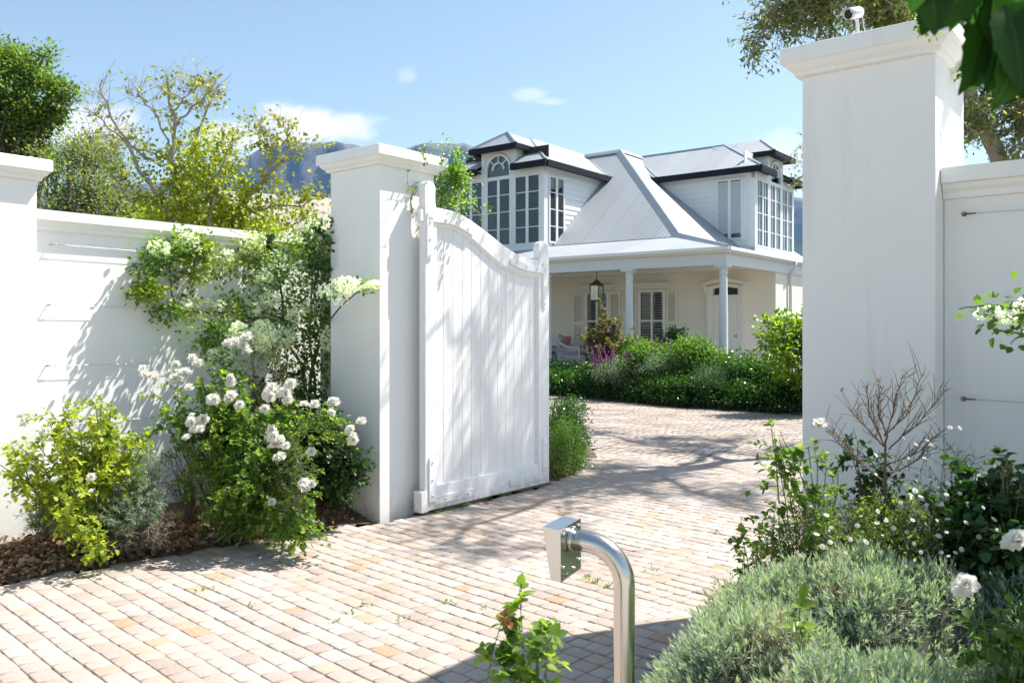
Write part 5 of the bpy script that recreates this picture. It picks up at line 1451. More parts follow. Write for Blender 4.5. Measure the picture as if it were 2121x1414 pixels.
# jasmine on the gate post
jb = P(905, 700, 7.25); jb[2] = .0
jroot = empty('jasmine_climber', tuple(jb), 0, 'leafy climber tumbling over the top of the open gate from its post', 'climber')
r = np.random.default_rng(43); mb = MB()
def limb2(pts, r0, r1, w_=.01, out=mb):
    pts = np.array(pts); t = np.linspace(0, len(pts)-1.001, len(pts)*6); q = np.array([pts[int(a)]*(1-a % 1)+pts[int(a)+1]*(a % 1) for a in t])+r.normal(size=(len(t), 3))*w_*.3
    for _ in range(2): q[1:-1] = (q[:-2]+q[1:-1]*2+q[2:])/4
    out.tube(q-jb, np.linspace(r0, r1, len(q)), 6, False); return q
A1 = [jb, P(880, 700, 7.2), P(870, 520, 7.15), P(900, 440, 7.2), P(930, 380, 7.15)]
limb2(A1, .012, .006)
Q1 = limb2([P(864, 470, 6.85), P(855, 440, 6.78), P(850, 415, 6.72), P(858, 395, 6.75), P(868, 375, 6.9), P(890, 350, 6.95)], .0045, .003)
limb2([P(864, 470, 6.84), P(849, 432, 6.74), P(852, 410, 6.70), P(866, 392, 6.75)], .003, .002)
th = []
for pts in ([P(890, 350, 6.95), P(878, 325, 6.6), P(867, 310, 6.55), P(873, 312, 6.5), P(882, 345, 6.5)], [P(868, 375, 6.8), P(845, 395, 6.7), P(843, 350, 6.62)], [P(915, 345, 6.85), P(914, 330, 6.7), P(920, 320, 6.6)], [P(930, 380, 7.1), P(980, 440, 7.0), P(1012, 425, 7.0), P(1017, 435, 7.0)],
            [P(960, 430, 7.0), P(990, 440, 7.0), P(1002, 448, 7.0), P(995, 462, 7.0)], [P(874, 315, 6.9), P(884, 300, 6.9), P(892, 291, 6.9)]): th.append(limb2(pts, .0022, .0012, .006))
mb.build('stems', M['twig'], jroot)
jbs = [E(940, 395, 7.1, 38, 34, .16), E(915, 405, 7.1, 22, 36, .12), E(948, 362, 7.1, 14, 18, .10, .03), E(930, 360, 7.1, 20, 18, .10), E(925, 306, 7.05, 32, 6, .05, .002), E(948, 320, 7.0, 10, 14, .05, .003), E(962, 425, 7.0, 24, 18, .1), E(890, 340, 7.05, 14, 14, .05, .012)]
C, lp, ld, ln, t = crown(r, jbs, 170, 12, .07, .5)
link_mesh('foliage', leaves_mesh('foliage', lp-jb, ld, ln, .027*r.uniform(.6, 1.25, len(lp)), .011, M['leaf_bush'], np.clip(t*1.3, 0, 1)), jroot)
lp = []; ld = []; ln = []
for q in [Q1]+th:
    for a in q[2::2]: lp.append(a); ld.append(r.normal(size=3)+np.array([0, 0, .2])); ln.append(r.normal(size=3)+np.array([0, -1, .6]))
link_mesh('tendril_leaves', leaves_mesh('tendril_leaves', np.array(lp)-jb, np.array(ld), np.array(ln), .030*r.uniform(.7, 1.2, len(lp)), .013, M['leaf_bush'], r.random(len(lp))), jroot)

# ================================================================ shrubs by the gate end
bs = [E(1165, 895, 8.9, 48, 60, .35), E(1180, 850, 9.2, 34, 28, .3), E(1185, 930, 9.0, 30, 45, .3)]
MYR = [(b[0], b[1]) for b in bs]
bs = [E(1155, 940, 8.5, 30, 50, .25), E(1185, 935, 8.7, 30, 50, .28), E(1165, 900, 8.5, 18, 30, .2)]
BOX = [(b[0], b[1]) for b in bs]

# ================================================================ garden bed by the house
hedge_line = [G(1120, 815), G(1200, 822), G(1300, 832), G(1400, 843), G(1520, 850), G(1660, 858), G(1760, 866)]
hb = []
for i in range(60):
    t = i/59*(len(hedge_line)-1.001); a = hedge_line[int(t)]*(1-t % 1)+hedge_line[int(t)+1]*(t % 1)
    hb.append((a+np.array([.10, .34, .24]), np.array([.34, .36, .30]), 1.0)); hb.append((a+np.array([.25, .9, .42]), np.array([.36, .5, .28]), .9))
hb0 = hedge_line[3]+np.array([.2, .5, 0])
hroot = empty('hedge', tuple(hb0), 0, 'long low dark glossy hedge along the far edge of the drive', 'hedge')
r = np.random.default_rng(55)
C, lp, ld, ln, t = crown(r, hb, 3900, 18, .13, .3)
keep = lp[:, 2] > .0; lp, ld, ln, t = lp[keep], ld[keep], ln[keep], t[keep]
link_mesh('foliage', leaves_mesh('foliage', lp-hb0, ld, ln, .050*r.uniform(.6, 1.2, len(lp)), .020, M['leaf_hedge'], t, .2, .2, True), hroot)
mb = MB()
for i in range(260):
    t_ = r.uniform(0, len(hedge_line)-1.01); a = hedge_line[int(t_)]*(1-t_ % 1)+hedge_line[int(t_)+1]*(t_ % 1)+np.array([r.uniform(0, .3), r.uniform(.15, 1.2), 0])
    mb.tube([a-hb0, a-hb0+np.array([r.normal()*.05, r.normal()*.05, .25]), a-hb0+np.array([r.normal()*.12, r.normal()*.12, .5])], [.006, .005, .003], 4, False)
mb.build('stems', M['twig'], hroot)
def blob_bush(name, label, cat, L, ncl, nper, cr, leaf, mat, seed, stem='twig', tone=(0, 1), group=None, simple=True, shell=.35):
    b0 = L[0][0].copy(); b0[2] = 0
    root = empty(name, tuple(b0), 0, label, cat, group); r = np.random.default_rng(seed)
    C, lp, ld, ln, t = crown(r, L, ncl, nper, cr, shell); keep = lp[:, 2] > 0; lp, ld, ln, t = lp[keep], ld[keep], ln[keep], t[keep]
    t = tone[0]+(tone[1]-tone[0])*t
    link_mesh('foliage', leaves_mesh('foliage', lp-b0, ld, ln, leaf[0]*r.uniform(.6, 1.2, len(lp)), leaf[1], M[mat], t, .2, .2, simple, seed), root)
    mb = MB()
    for i in range(min(40, ncl)):
        e = C[r.integers(ncl)]-b0; s = np.array([r.normal()*.06, r.normal()*.06, 0]); mb.tube([s, (s+e)/2+r.normal(size=3)*.05, e], [.012, .008, .004], 5, False)
    mb.build('stems', M[stem], root); return root, r, b0
blob_bush('myrtle_shrub', 'dark glossy myrtle shrub behind the free end of the gate', 'shrub', MYR, 420, 20, .10, (.028, .011), 'leaf_hedge', 51, shell=.5, tone=(.1, 1))
blob_bush('box_shrub', 'pale yellow-green fine-leaved shrub hugging the gate end', 'shrub', BOX, 420, 26, .08, (.016, .007), 'leaf_bush', 52, shell=.5, tone=(.3, 1))
blob_bush('garden_shrub', 'round bright green shrub in front of the second veranda window', 'shrub', [E(1345, 745, 17.6, 62, 34, .55), E(1310, 735, 18.0, 42, 30, .5)], 460, 18, .17, (.052, .023), 'leaf_bush', 61, tone=(.0, .75))
blob_bush('garden_shrub', 'dark shrub rising just left of the bright bushes by the veranda', 'shrub', [E(1390, 715, 18.6, 34, 26, .4), E(1400, 700, 18.8, 18, 20, .3)], 140, 14, .15, (.06, .022), 'leaf_dark', 62)
blob_bush('garden_shrub', 'tall bright green shrub below the veranda corner column', 'shrub', [E(1435, 740, 17.0, 50, 42, .5), E(1470, 755, 16.8, 46, 34, .5)], 460, 18, .17, (.055, .024), 'leaf_bush', 63, tone=(.0, .7))
blob_bush('garden_shrub', 'dark leafy shrub between the corner column and lime-green tree', 'shrub', [E(1530, 770, 16.2, 52, 40, .5), E(1590, 785, 15.8, 46, 44, .5)], 400, 16, .17, (.055, .024), 'leaf_hedge', 64, tone=(.2, 1))
blob_bush('rosemary_shrub', 'soft dark grey-green rosemary in the middle of the hedge', 'shrub', [E(1472, 785, 15.9, 34, 28, .35)], 150, 24, .14, (.04, .004), 'leaf_grey', 65, tone=(0, .35))
rt, r, b0 = blob_bush('salvia', 'grey-leaved salvia with purple flower spikes near the armchair', 'flowering plant', [E(1300, 765, 17.4, 60, 26, .5), E(1260, 770, 17.5, 44, 22, .4), E(1370, 755, 17.0, 44, 24, .4)], 300, 16, .12, (.045, .009), 'leaf_grey', 66, tone=(.2, .9))
mb = MB(); lp = []
spk = [(1240, 745, -16, -36), (1250, 742, -12, -34), (1258, 738, -8, -26), (1262, 742, 6, -22), (1237, 755, -10, -28), (1270, 735, 2, -16), (1292, 742, 4, -16), (1385, 722, 4, -26), (1392, 728, 6, -20), (1360, 720, -4, -14), (1300, 745, 6, -16), (1248, 765, -8, -34), (1265, 752, -6, -22)]
for x, y, dx, dy in spk:
    a = P(x, y+14, 17.3); e = P(x+dx, y+dy*.75, 17.2); mb.tube([a-b0, (a+e)/2-b0, e-b0], [.006, .005, .003], 4, False)
    for t_ in np.linspace(.3, 1, 16):
        for _ in range(2): lp.append(a*(1-t_)+e*t_)
lp = np.array(lp)+r.normal(size=(len(lp), 3))*.012
mb.build('flower_stalks', M['twig'], rt)
link_mesh('flower_spikes', leaves_mesh('flower_spikes', lp-b0, r.normal(size=(len(lp), 3)), r.normal(size=(len(lp), 3)), .030, .010, M['purple'], r.random(len(lp)), .2, .1, True), rt)
# copper magnolia
bs = [E(1240, 705, 18.2, 34, 36, .45), E(1262, 655, 18.3, 20, 42, .35), E(1225, 690, 18.2, 26, 26, .35), E(1292, 690, 18.2, 18, 44, .3), E(1270, 715, 18.2, 34, 30, .4)]
make_bush('magnolia_tree', 'small open magnolia tree with coppery leaves before the lantern', 'tree', P(1262, 760, 18.3)*np.array([1, 1, 0]), bs, 34, 8, .26, 8, (.10, .034), 'leaf_copper', 'bark', .03, .006, 71, arch=.1, up=.4, shell=.5, simple=True)
# lime tree at right
bs = [E(1615, 690, 14.6, 40, 34, .5), E(1650, 670, 14.6, 50, 26, .5), E(1610, 740, 14.4, 36, 22, .4), E(1660, 740, 14.6, 60, 50, .6), E(1700, 690, 14.8, 60, 60, .6), E(1640, 790, 14.8, 40, 30, .4)]
bp = P(1668, 760, 14.8)*np.array([1, 1, 0])
make_tree('lime_green_tree', 'small lime-green leafy tree in front of the house corner, beside the post', 'tree', bp, bp+np.array([0, 0, 1.2]), bs, 260, 14, .20, (.085, .036), 'leaf_lime', r0=.05, seed=72, limbs=30, rtw=.008)
# ================================================================ trees beyond the left wall
bp = np.array([-9.8, 15.6, 0])
bs = [E(15, 215, 15.5, 50, 30, .8, .8), E(85, 240, 15.5, 40, 18, .6, .7), E(40, 165, 15.6, 34, 16, .5, .5), E(128, 188, 15.4, 22, 12, .35, .3), E(110, 215, 15.4, 36, 12, .4, .4), E(0, 115, 15.6, 26, 22, .6, .6), E(97, 112, 15.5, 9, 18, .2, .14), E(75, 140, 15.5, 20, 14, .3, .25), E(95, 165, 15.4, 20, 12, .3, .25), E(45, 125, 15.6, 14, 12, .3, .15),
      E(80, 320, 15.6, 34, 42, .6, .5), E(-60, 220, 15.6, 80, 110, 1.2, 1.2), E(20, 290, 15.8, 50, 24, .7, .35), E(60, 270, 15.6, 40, 20, .5, .35), E(15, 340, 15.8, 50, 24, .7, .3)]
make_tree('dark_tree', 'dense mid-green tree rising high at the far left', 'tree', bp, bp+np.array([.4, 0, 4.2]), bs, 300, 62, .26, (.075, .024), 'leaf_pine', r0=.22, seed=81, limbs=70, shell=.6)
bp = P(170, 600, 12.8)*np.array([1, 1, 0])
bs = [E(170, 390, 12.8, 95, 50, .9), E(120, 430, 12.6, 60, 50, .8), E(240, 420, 12.8, 80, 40, .8), E(190, 320, 12.9, 50, 30, .6, .5), E(300, 440, 12.8, 60, 36, .7), E(100, 340, 12.9, 22, 30, .3, .12), E(180, 480, 12.5, 130, 60, .8)]
make_tree('grey_green_tree', 'soft olive-green tree behind the sunlit wall at left', 'tree', bp, bp+np.array([0, 0, 2.3]), bs, 420, 36, .30, (.055, .015), 'leaf_bg', 'bark', .13, 82, limbs=50, shell=.5, rtw=.01)
bs = [E(420, 470, 12.2, 90, 30, .7), E(500, 495, 12.2, 50, 16, .6), E(330, 480, 12.2, 60, 30, .6)]
bp = P(420, 640, 12.2)*np.array([1, 1, 0])
make_tree('background_shrub', 'leafy green shrub filling in behind the yellow tree', 'shrub', bp, bp+np.array([0, 0, 1.6]), bs, 260, 22, .26, (.07, .026), 'leaf_apricot', 'bark', .06, 83, limbs=20, tone=(0, .6), rtw=.01)
# yellowing apricot tree with bare upper branches
r = np.random.default_rng(84); YT = 9.6
ab = P(440, 620, YT)*np.array([1, 1, 0])
aroot = empty('apricot_tree', tuple(ab), 0, 'thin-crowned fruit tree with yellow-green leaves and bare top branches', 'tree')
mb = MB(); tw_ = MB(); trunk = MB(); lp = []; ld = []; ln = []; ends = []
def br(pts, r0, r1, target, w_=.02, n=8):
    pts = np.array(pts); t = np.linspace(0, len(pts)-1.001, len(pts)*n); q = np.array([pts[int(a)]*(1-a % 1)+pts[int(a)+1]*(a % 1) for a in t])+r.normal(size=(len(t), 3))*w_
    for _ in range(2): q[1:-1] = (q[:-2]+q[1:-1]*2+q[2:])/4
    target.tube(q-ab, np.linspace(r0, r1, len(q)), 8 if r0 > .02 else 5, False); return q
def L_(px, py, dy=0): return P(px, py, YT+dy)
fork = ab+np.array([0, 0, 1.5])
br([ab, ab+np.array([.03, 0, .8]), fork], .09, .075, trunk); trunk.build('trunk', M['bark'], aroot)
limbs = [
    ([fork, L_(368, 420), L_(355, 330), L_(365, 250), L_(350, 200), L_(345, 165)], .045, .008, 1.0),
    ([fork, L_(350, 440, -.1), L_(300, 370, -.2), L_(250, 275, -.3), L_(215, 205, -.3), L_(207, 165, -.3)], .035, .005, .6),
    ([fork, L_(470, 470, .1), L_(530, 390, .1), L_(580, 340), L_(650, 292)], .05, .004, .9),
    ([fork, L_(380, 400, .3), L_(400, 300, .4), L_(430, 220, .4), L_(440, 180, .4)], .03, .004, .8),
    ([L_(330, 345), L_(260, 295, -.2), L_(200, 240, -.3), L_(185, 232, -.3)], .016, .003, .5),
    ([L_(355, 330), L_(300, 310, .2), L_(240, 300, .3), L_(170, 290, .4)], .014, .003, .4),
    ([L_(362, 260), L_(400, 225), L_(430, 190), L_(445, 210)], .014, .003, .5),
    ([L_(350, 240), L_(380, 200), L_(410, 175), L_(425, 165)], .012, .003, .4),
    ([L_(355, 300), L_(320, 230), L_(290, 200), L_(265, 195)], .014, .003, .4),
    ([L_(480, 450), L_(560, 430), L_(620, 425), L_(680, 400)], .02, .004, .8),
    ([L_(530, 390), L_(560, 320), L_(550, 290), L_(535, 245)], .014, .003, .5),
    ([L_(560, 360), L_(600, 310), L_(590, 270), L_(588, 245)], .012, .003, .4),
    ([L_(310, 400), L_(270, 420, -.2), L_(240, 370, -.3), L_(215, 345, -.3)], .016, .003, .4),
    ([fork, L_(430, 480, -.3), L_(440, 400, -.3), L_(470, 320, -.3), L_(490, 280, -.3)], .03, .004, 1),
    ([fork, L_(480, 490, .3), L_(600, 470, .3), L_(650, 440, .3)], .024, .004, .8)]
allq = []
for pts, r0, r1, lf in limbs:
    q = br(pts, r0, r1, mb, .025); k0 = len(q)//4
    for j in range(k0, len(q)):
        for _ in range(2 if r.random() < .45 else 1):
            d = r.normal(size=3); d[2] = abs(d[2])*.8+.1; d /= np.linalg.norm(d); l = r.uniform(.12, .42)
            e = q[j]+d*l; m = (q[j]+e)/2+r.normal(size=3)*.03
            tw_.tube(np.array([q[j], m, e])-ab, [.0034, .0024, .0012], 4, False)
            for _k in range(2):
                d2 = r.normal(size=3); e2 = m+d2/np.linalg.norm(d2)*l*.5; tw_.tube(np.array([m, e2])-ab, [.0018, .0010], 3, False); allq.append((m, e2))
            allq.append((q[j], e)); allq.append((m, e))
mb.build('branches', M['paletwig'], aroot); tw_.build('twigs', M['paletwig'], aroot)
for a, e in allq:
    # leaves thin out towards the top
    c = e; py = HY-(c[2]-EYE)/c[1]*F; px = CX+c[0]/c[1]*F
    dens = np.clip((py-200)/170, .12, 1.0)
    if px < 330: dens *= .35
    if px > 540: dens *= .45
    for _ in range(6):
        if r.random() < dens*.75: lp.append(a+(e-a)*r.uniform(.2, 1)); ld.append(r.normal(size=3)+np.array([0, 0, -.6])); ln.append(r.normal(size=3)*.7+np.array([.2, -.5, .7]))
bl = [E(420, 350, YT, 75, 60, .5), E(400, 420, YT, 100, 45, .55), E(480, 440, YT, 90, 40, .5), E(440, 300, YT, 50, 36, .35, .05), E(560, 455, YT, 60, 20, .4, .05), E(370, 460, YT, 80, 30, .5), E(535, 400, YT, 26, 30, .3, .02)]
C, p2, d2, n2, t2 = crown(r, bl, 330, 13, .24, .6)
lp = np.concatenate([np.array(lp), p2]); ld = np.concatenate([np.array(ld), d2*.6+np.array([0, 0, -.5])]); ln = np.concatenate([np.array(ln), n2]); n = len(lp)
link_mesh('crown', leaves_mesh('crown', lp-ab, ld, ln, .052*r.uniform(.6, 1.2, n), .021*r.uniform(.8, 1.1, n), M['leaf_apricot'], np.clip(r.random(n)*.9+.1*(r.random(n) < .08), 0, 1)), aroot)

# ================================================================ gum tree on the right; its limbs shade the drive
r = np.random.default_rng(91)
gb = np.array([7.4, 11.6, 0.])
groot = empty('gum_tree', tuple(gb), 0, 'tall spreading gum tree with leaning grey trunk behind the right wall', 'tree')
def g_(px, py, Y): return P(px, py, Y)
mb = MB(); limb_m = MB(); tw_ = MB(); ab = gb
tpts = [gb, g_(2100, 420, 11.4), g_(2062, 310, 11.1), g_(2020, 230, 10.9), g_(1995, 160, 10.8), g_(1990, 60, 10.7), g_(1960, -60, 10.5)]
br(tpts, .125, .07, mb, .02); mb.build('trunk', M['gumbark'], groot)
top = np.array(tpts[-1])
LB = [
    ([tpts[4], g_(1930, 60, 10.2), g_(1850, 10, 9.8), g_(1740, -40, 9.4), g_(1600, -60, 9.0)], .05, .014, 1.0),
    ([tpts[5], g_(1900, -40, 9.9), g_(1760, -110, 9.2), g_(1600, -190, 8.4), g_(1480, -200, 8.0)], .08, .015, 1.0),
    ([tpts[6], g_(1900, -260, 10), g_(1750, -420, 9.6), g_(1600, -520, 9.2)], .09, .015, 1.0),
    ([tpts[6], g_(2050, -300, 11), g_(2000, -600, 11.5), g_(1850, -700, 12)], .08, .015, .9),
    ([tpts[4], g_(2060, 160, 11.4), g_(2150, 100, 11.8), g_(2260, 60, 12)], .06, .015, .8),
    ([tpts[3], g_(2060, 200, 11), g_(2120, 210, 11.2), g_(2220, 190, 11.6)], .035, .01, .8),
    ([tpts[6], g_(2100, -200, 12), g_(2200, -350, 13), g_(2150, -420, 14.5)], .07, .012, .9),
    ([tpts[5], g_(2000, -150, 12), g_(1940, -260, 13.5), g_(1880, -300, 15)], .07, .012, .9),
    ([tpts[6], g_(1850, -150, 9), g_(1820, -330, 8), g_(1900, -520, 7.4)], .06, .012, .9),
    ([tpts[6], g_(2080, -300, 10), g_(2300, -500, 9.2), g_(2500, -700, 8.6)], .06, .012, .9)]
tips = []
for pts, r0, r1, dn in LB:
    q = br(pts, r0, r1, limb_m, .06)
    k0 = len(q)//3
    for j in range(k0, len(q), 2):
        d = r.normal(size=3); d[2] = d[2]*.45; d /= np.linalg.norm(d); l = r.uniform(.5, 1.25)
        e = q[j]+d*l+np.array([0, 0, r.uniform(-.1, .25)]); m = (q[j]+e)/2+r.normal(size=3)*.10
        s2 = br([q[j], m, e], .016, .005, limb_m, .02, 5)
        for k in range(3, len(s2)):
            for _ in range(2):
                d3 = r.normal(size=3); d3[2] = d3[2]*.6-.15; d3 /= np.linalg.norm(d3); l3 = r.uniform(.15, .5); e3 = s2[k]+d3*l3
                tw_.tube(np.array([s2[k], (s2[k]+e3)/2+r.normal(size=3)*.02, e3])-gb, [.0045, .003, .0018], 4, False)
                tips.append((s2[k], e3))
br([tpts[4], g_(1860, 170, 11.8), g_(1760, 250, 12.5)], .03, .012, limb_m, .03)
# low hanging spray seen left of the post
def spray(c, rx, ry, rd, n, org):
    for _ in range(n):
        e = c+rand_unit(r, 1)[0]*np.array([rx, rd, ry])*r.random()**.4
        m = (np.array(org)+e)/2+r.normal(size=3)*.10; q = br([org, m, e], .009, .003, limb_m, .015, 4)
        for k in range(2, len(q)):
            for _2 in range(3):
                d3 = r.normal(size=3); d3[2] -= .2; d3 /= np.linalg.norm(d3); e3 = q[k]+d3*r.uniform(.1, .35); tw_.tube(np.array([q[k], e3])-gb, [.003, .0015], 3, False); tips.append((q[k], e3))
a1 = g_(1700, -20, 9.3)
spray(g_(1610, 50, 9.2), .30, .30, .3, 8, a1); spray(g_(1570, 110, 9.1), .20, .14, .2, 3, g_(1620, -10, 9.1)); spray(g_(1640, 10, 9.2), .4, .2, .3, 6, a1); spray(g_(1690, 90, 9.2), .22, .10, .3, 2, a1); spray(g_(1820, 20, 9.6), .4, .16, .3, 6, g_(1850, 20, 9.8))
spray(g_(2060, 160, 10.8), .5, .35, .4, 12, g_(2120, 120, 11.6)); spray(g_(2100, 240, 10.8), .4, .4, .4, 16, g_(2120, 190, 11.2)); spray(g_(2010, 260, 10.6), .2, .35, .3, 8, tpts[3]); spray(g_(1650, 350, 12.5), .25, .3, .3, 5, g_(1760, 250, 12.5)); spray(g_(2090, 330, 10.8), .3, .2, .4, 6, g_(2150, 210, 11.3))
limb_m.build('branches', M['gumbark'], groot); tw_.build('twigs', M['paletwig'], groot)
lp = []; ld = []; ln = []
for a, e in tips:
    hi = (a[2] > 5.0 and a[0] > 3.3); k = r.integers(7, 13) if hi else r.integers(3, 7)
    for _ in range(k):
        t_ = r.uniform(.2, 1.05); lp.append(a+(e-a)*t_+r.normal(size=3)*.015); ld.append((e-a)/np.linalg.norm(e-a)*.4+r.normal(size=3)*.6+np.array([0, 0, -.35])); ln.append(r.normal(size=3))
n = len(lp); print('gum leaves', n)
link_mesh('crown', leaves_mesh('crown', np.array(lp)-gb, np.array(ld), np.array(ln), .075*r.uniform(.6, 1.3, n), .0125, M['leaf_gum'], r.random(n), .2, .2, True), groot)

# ================================================================ right hand bed
# overhanging broad-leaved branch close to the camera
ob = np.array([2.9, 1.9, 0.])
oroot = empty('overhanging_tree', tuple(ob), 0, 'broad dark leaves of a tree hanging into the top right corner', 'tree')
r = np.random.default_rng(95); ab = ob; mb = MB()
br([ob, ob+np.array([.0, .02, 1.4]), ob+np.array([-.25, .0, 2.4])], .07, .05, mb, .01); mb.build('trunk', M['bark'], oroot)
mb = MB()
f0 = ob+np.array([-.25, 0, 2.4])
br([f0, np.array([1.7, 1.5, 2.45]), np.array([1.0, 1.25, 2.25]), P(2080, -20, 1.15)], .035, .008, mb, .01)
br([f0, np.array([2.6, 2.3, 2.9]), np.array([2.2, 2.7, 3.3])], .03, .01, mb, .02); br([f0, np.array([3.2, 1.6, 3.0]), np.array([3.3, 2.4, 3.4])], .03, .01, mb, .02)
br([np.array([1.0, 1.25, 2.25]), P(1990, -60, 1.12), P(1930, -20, 1.1)], .008, .003, mb, .004); br([P(2080, -20, 1.15), P(2090, 60, 1.15), P(2075, 120, 1.15)], .005, .003, mb, .004)
br([P(2080, -20, 1.15), P(2150, 60, 1.2), P(2160, 140, 1.2)], .005, .003, mb, .004)
mb.build('branches', M['bark'], oroot)
# large individual leaves with serrated, folded blades
def bigleaf(tipd, p, size, roll):
    d = np.array(tipd, float); d /= np.linalg.norm(d); nn = np.array([math.sin(roll), -math.cos(roll), .35]); s = np.cross(d, nn); s /= np.linalg.norm(s); n2 = np.cross(s, d)
    vs = []; K = 16
    for i in range(K+1):
        u = i/K; w_ = .40*math.sin(PI*min(1, u**.62))**.9*(1-.12*u)*(1+.07*(i % 2)); dr = -.25*u*u
        c = p+d*size*u+n2*size*dr
        for v in (-1, -.5, -.06, .06, .5, 1): vs.append(c+s*size*w_*v+n2*size*(.22*abs(v)*w_+(.016*math.sin(26*(u-.25*abs(v)))+.02*math.sin(7*u+roll*3))*min(1, abs(v)*2)))
    fs = [(i*6+j, i*6+j+1, (i+1)*6+j+1, (i+1)*6+j) for i in range(K) for j in range(5)]
    return vs, fs
V = []; Q = []; T = []
def tones(t): return [min(1, t+(.3 if j == 2 else 0)) for i in range(16) for j in range(5)]
L = [(1930, -25, 1.10, .060, (.15, 0, -1)), (1900, -30, 1.08, .035, (-.1, 0, -1)), (1965, -35, 1.12, .05, (.2, 0, -1)), (2050, -20, 1.12, .135, (.15, -.1, -1)), (2080, 10, 1.08, .12, (.35, -.1, -1)), (2040, 40, 1.14, .10, (-.1, .1, -1)), (2100, -30, 1.1, .12, (.2, 0, -1)),
     (2010, -50, 1.1, .08, (-.5, 0, -1)), (2075, 90, 1.15, .07, (-.6, .1, -.8)), (2090, 60, 1.14, .085, (-.2, .1, -1)), (2130, 40, 1.1, .12, (-.2, 0, -1)), (1985, -40, 1.15, .055, (-.6, .1, -.7)), (2110, 100, 1.13, .07, (-.3, 0, -1)), (2000, -60, 1.14, .06, (.4, 0, -1)), (1950, -60, 1.1, .06, (-.5, 0, -.6)), (2150, 60, 1.15, .10, (-.5, 0, -1))]
for px, py, Y, sz, d in L:
    vs, fs = bigleaf(d, P(px, py, Y), sz, r.normal()*.35); k = len(V); V += vs; Q += [tuple(k+i for i in f) for f in fs]; T += tones(r.random()*.6)
for _ in range(46):
    px = r.uniform(1960, 2220); py = r.uniform(-110, 130) if px > 2040 else r.uniform(-120, -50)
    if px > 2030 and py > 60+ (px-2030)*.3: py -= 60
    L.append((px, py, r.uniform(1.05, 1.25), 0, 0)); vs, fs = bigleaf((r.normal()*.4, .1, -1), P(px, py, r.uniform(1.1, 1.3)), r.uniform(.06, .11), r.normal()*.8); k = len(V); V += vs; Q += [tuple(k+i for i in f) for f in fs]; T += tones(r.random()*.5)
for c, rr, nn_ in [((2.45, 2.45, 2.75), .45, 170), ((2.9, 2.2, 3.1), .6, 200), ((1.95, 2.0, 2.75), .35, 90), ((3.2, 2.7, 3.4), .55, 120), ((1.5, 1.45, 2.55), .25, 50)]:
    for _ in range(nn_):
        p = np.array(c)+rand_unit(r, 1)[0]*rr*r.random()**.4; vs, fs = bigleaf(r.normal(size=3)+np.array([0, 0, -.8]), p, r.uniform(.07, .13), r.uniform(0, 6)); k = len(V); V += vs; Q += [tuple(k+i for i in f) for f in fs]; T += tones(r.random()*.8)
me = fast_mesh('crown', np.array(V)-ob, np.array(Q), mat_leaf('leaf_broad', [(0, (.012, .042, .008)), (.6, (.03, .085, .016)), (1, (.07, .15, .03))], .6, .38, spec=.15), np.array(T), True); link_mesh('crown', me, oroot)
# small white-flowering creeper sprays lying on the cap of the right post
cb2 = P(1918, 30, 3.8)
c2 = empty('cap_creeper', tuple(cb2), 0, 'small green and white creeper sprig on the right post cap', 'climber')
C, lp, ld, ln, t = crown(r, [E(1915, 45, 3.66, 10, 26, .03), E(1925, 60, 3.66, 14, 8, .03), E(1905, 20, 3.8, 8, 14, .03)], 14, 6, .03, .5)
link_mesh('foliage', leaves_mesh('foliage', lp-cb2, ld, ln, .022, .009, M['leaf_lime'], t), c2); bract_cloud('blossoms', c2, cb2, [E(1908, 32, 3.66, 8, 22, .02)], 30, .012, 4)
cb3 = P(2012, 110, 4.1)
c3 = empty('cap_creeper', tuple(cb3), 0, 'creeper sprig with narrow leaves behind the right side of the post cap', 'climber')
C, lp, ld, ln, t = crown(r, [E(2016, 120, 4.1, 12, 30, .03), E(2000, 150, 4.1, 14, 16, .03)], 16, 6, .04, .5)
link_mesh('foliage', leaves_mesh('foliage', lp-cb3, ld, ln, .028, .010, M['leaf_bush'], t), c3); bract_cloud('blossoms', c3, cb3, [E(2014, 130, 4.05, 8, 20, .02)], 22, .014, 5)

# bougainvillea spray on the right wall
wb = P(2330, 700, 3.0); wb[2] = .03
w2 = empty('bougainvillea', tuple(wb), 0, 'white bougainvillea spray reaching in from the right over the shaded wall', 'climber'); mb = MB(); ab = wb
br([wb, P(2300, 800, 3.0), P(2200, 680, 3.05), P(2121, 640, 3.1), P(2050, 632, 3.15), P(1985, 638, 3.2)], .014, .002, mb, .004)
br([P(2180, 680, 3.0), P(2121, 690, 3.0), P(2090, 712, 3.05)], .004, .0015, mb, .004); br([P(2150, 655, 3.05), P(2110, 640, 3.0), P(2121, 610, 3.0)], .004, .0015, mb, .003)
mb.build('stems', M['twig'], w2)
C, lp, ld, ln, t = crown(r, [E(2020, 645, 3.18, 36, 14, .05), E(2085, 650, 3.1, 40, 26, .06), E(2110, 700, 3.05, 16, 16, .04), E(2180, 670, 3.0, 60, 40, .1), E(2240, 730, 3.0, 70, 60, .1), E(2290, 850, 3.0, 60, 90, .1), E(2320, 1000, 3.0, 60, 100, .12)], 150, 6, .07, .5)
link_mesh('foliage', leaves_mesh('foliage', lp-wb, ld, ln, .036*r.uniform(.7, 1.2, len(lp)), .015, M['leaf_rose'], t*.6), w2)
bract_cloud('blossoms', w2, wb, [E(2050, 650, 3.1, 36, 14, .05), E(2095, 655, 3.05, 30, 26, .05), E(2115, 625, 3.0, 12, 16, .03), E(2160, 660, 3.0, 40, 40, .06), E(2240, 720, 2.95, 50, 50, .06), E(2300, 860, 2.95, 40, 60, .06)], 330, .016, 9)

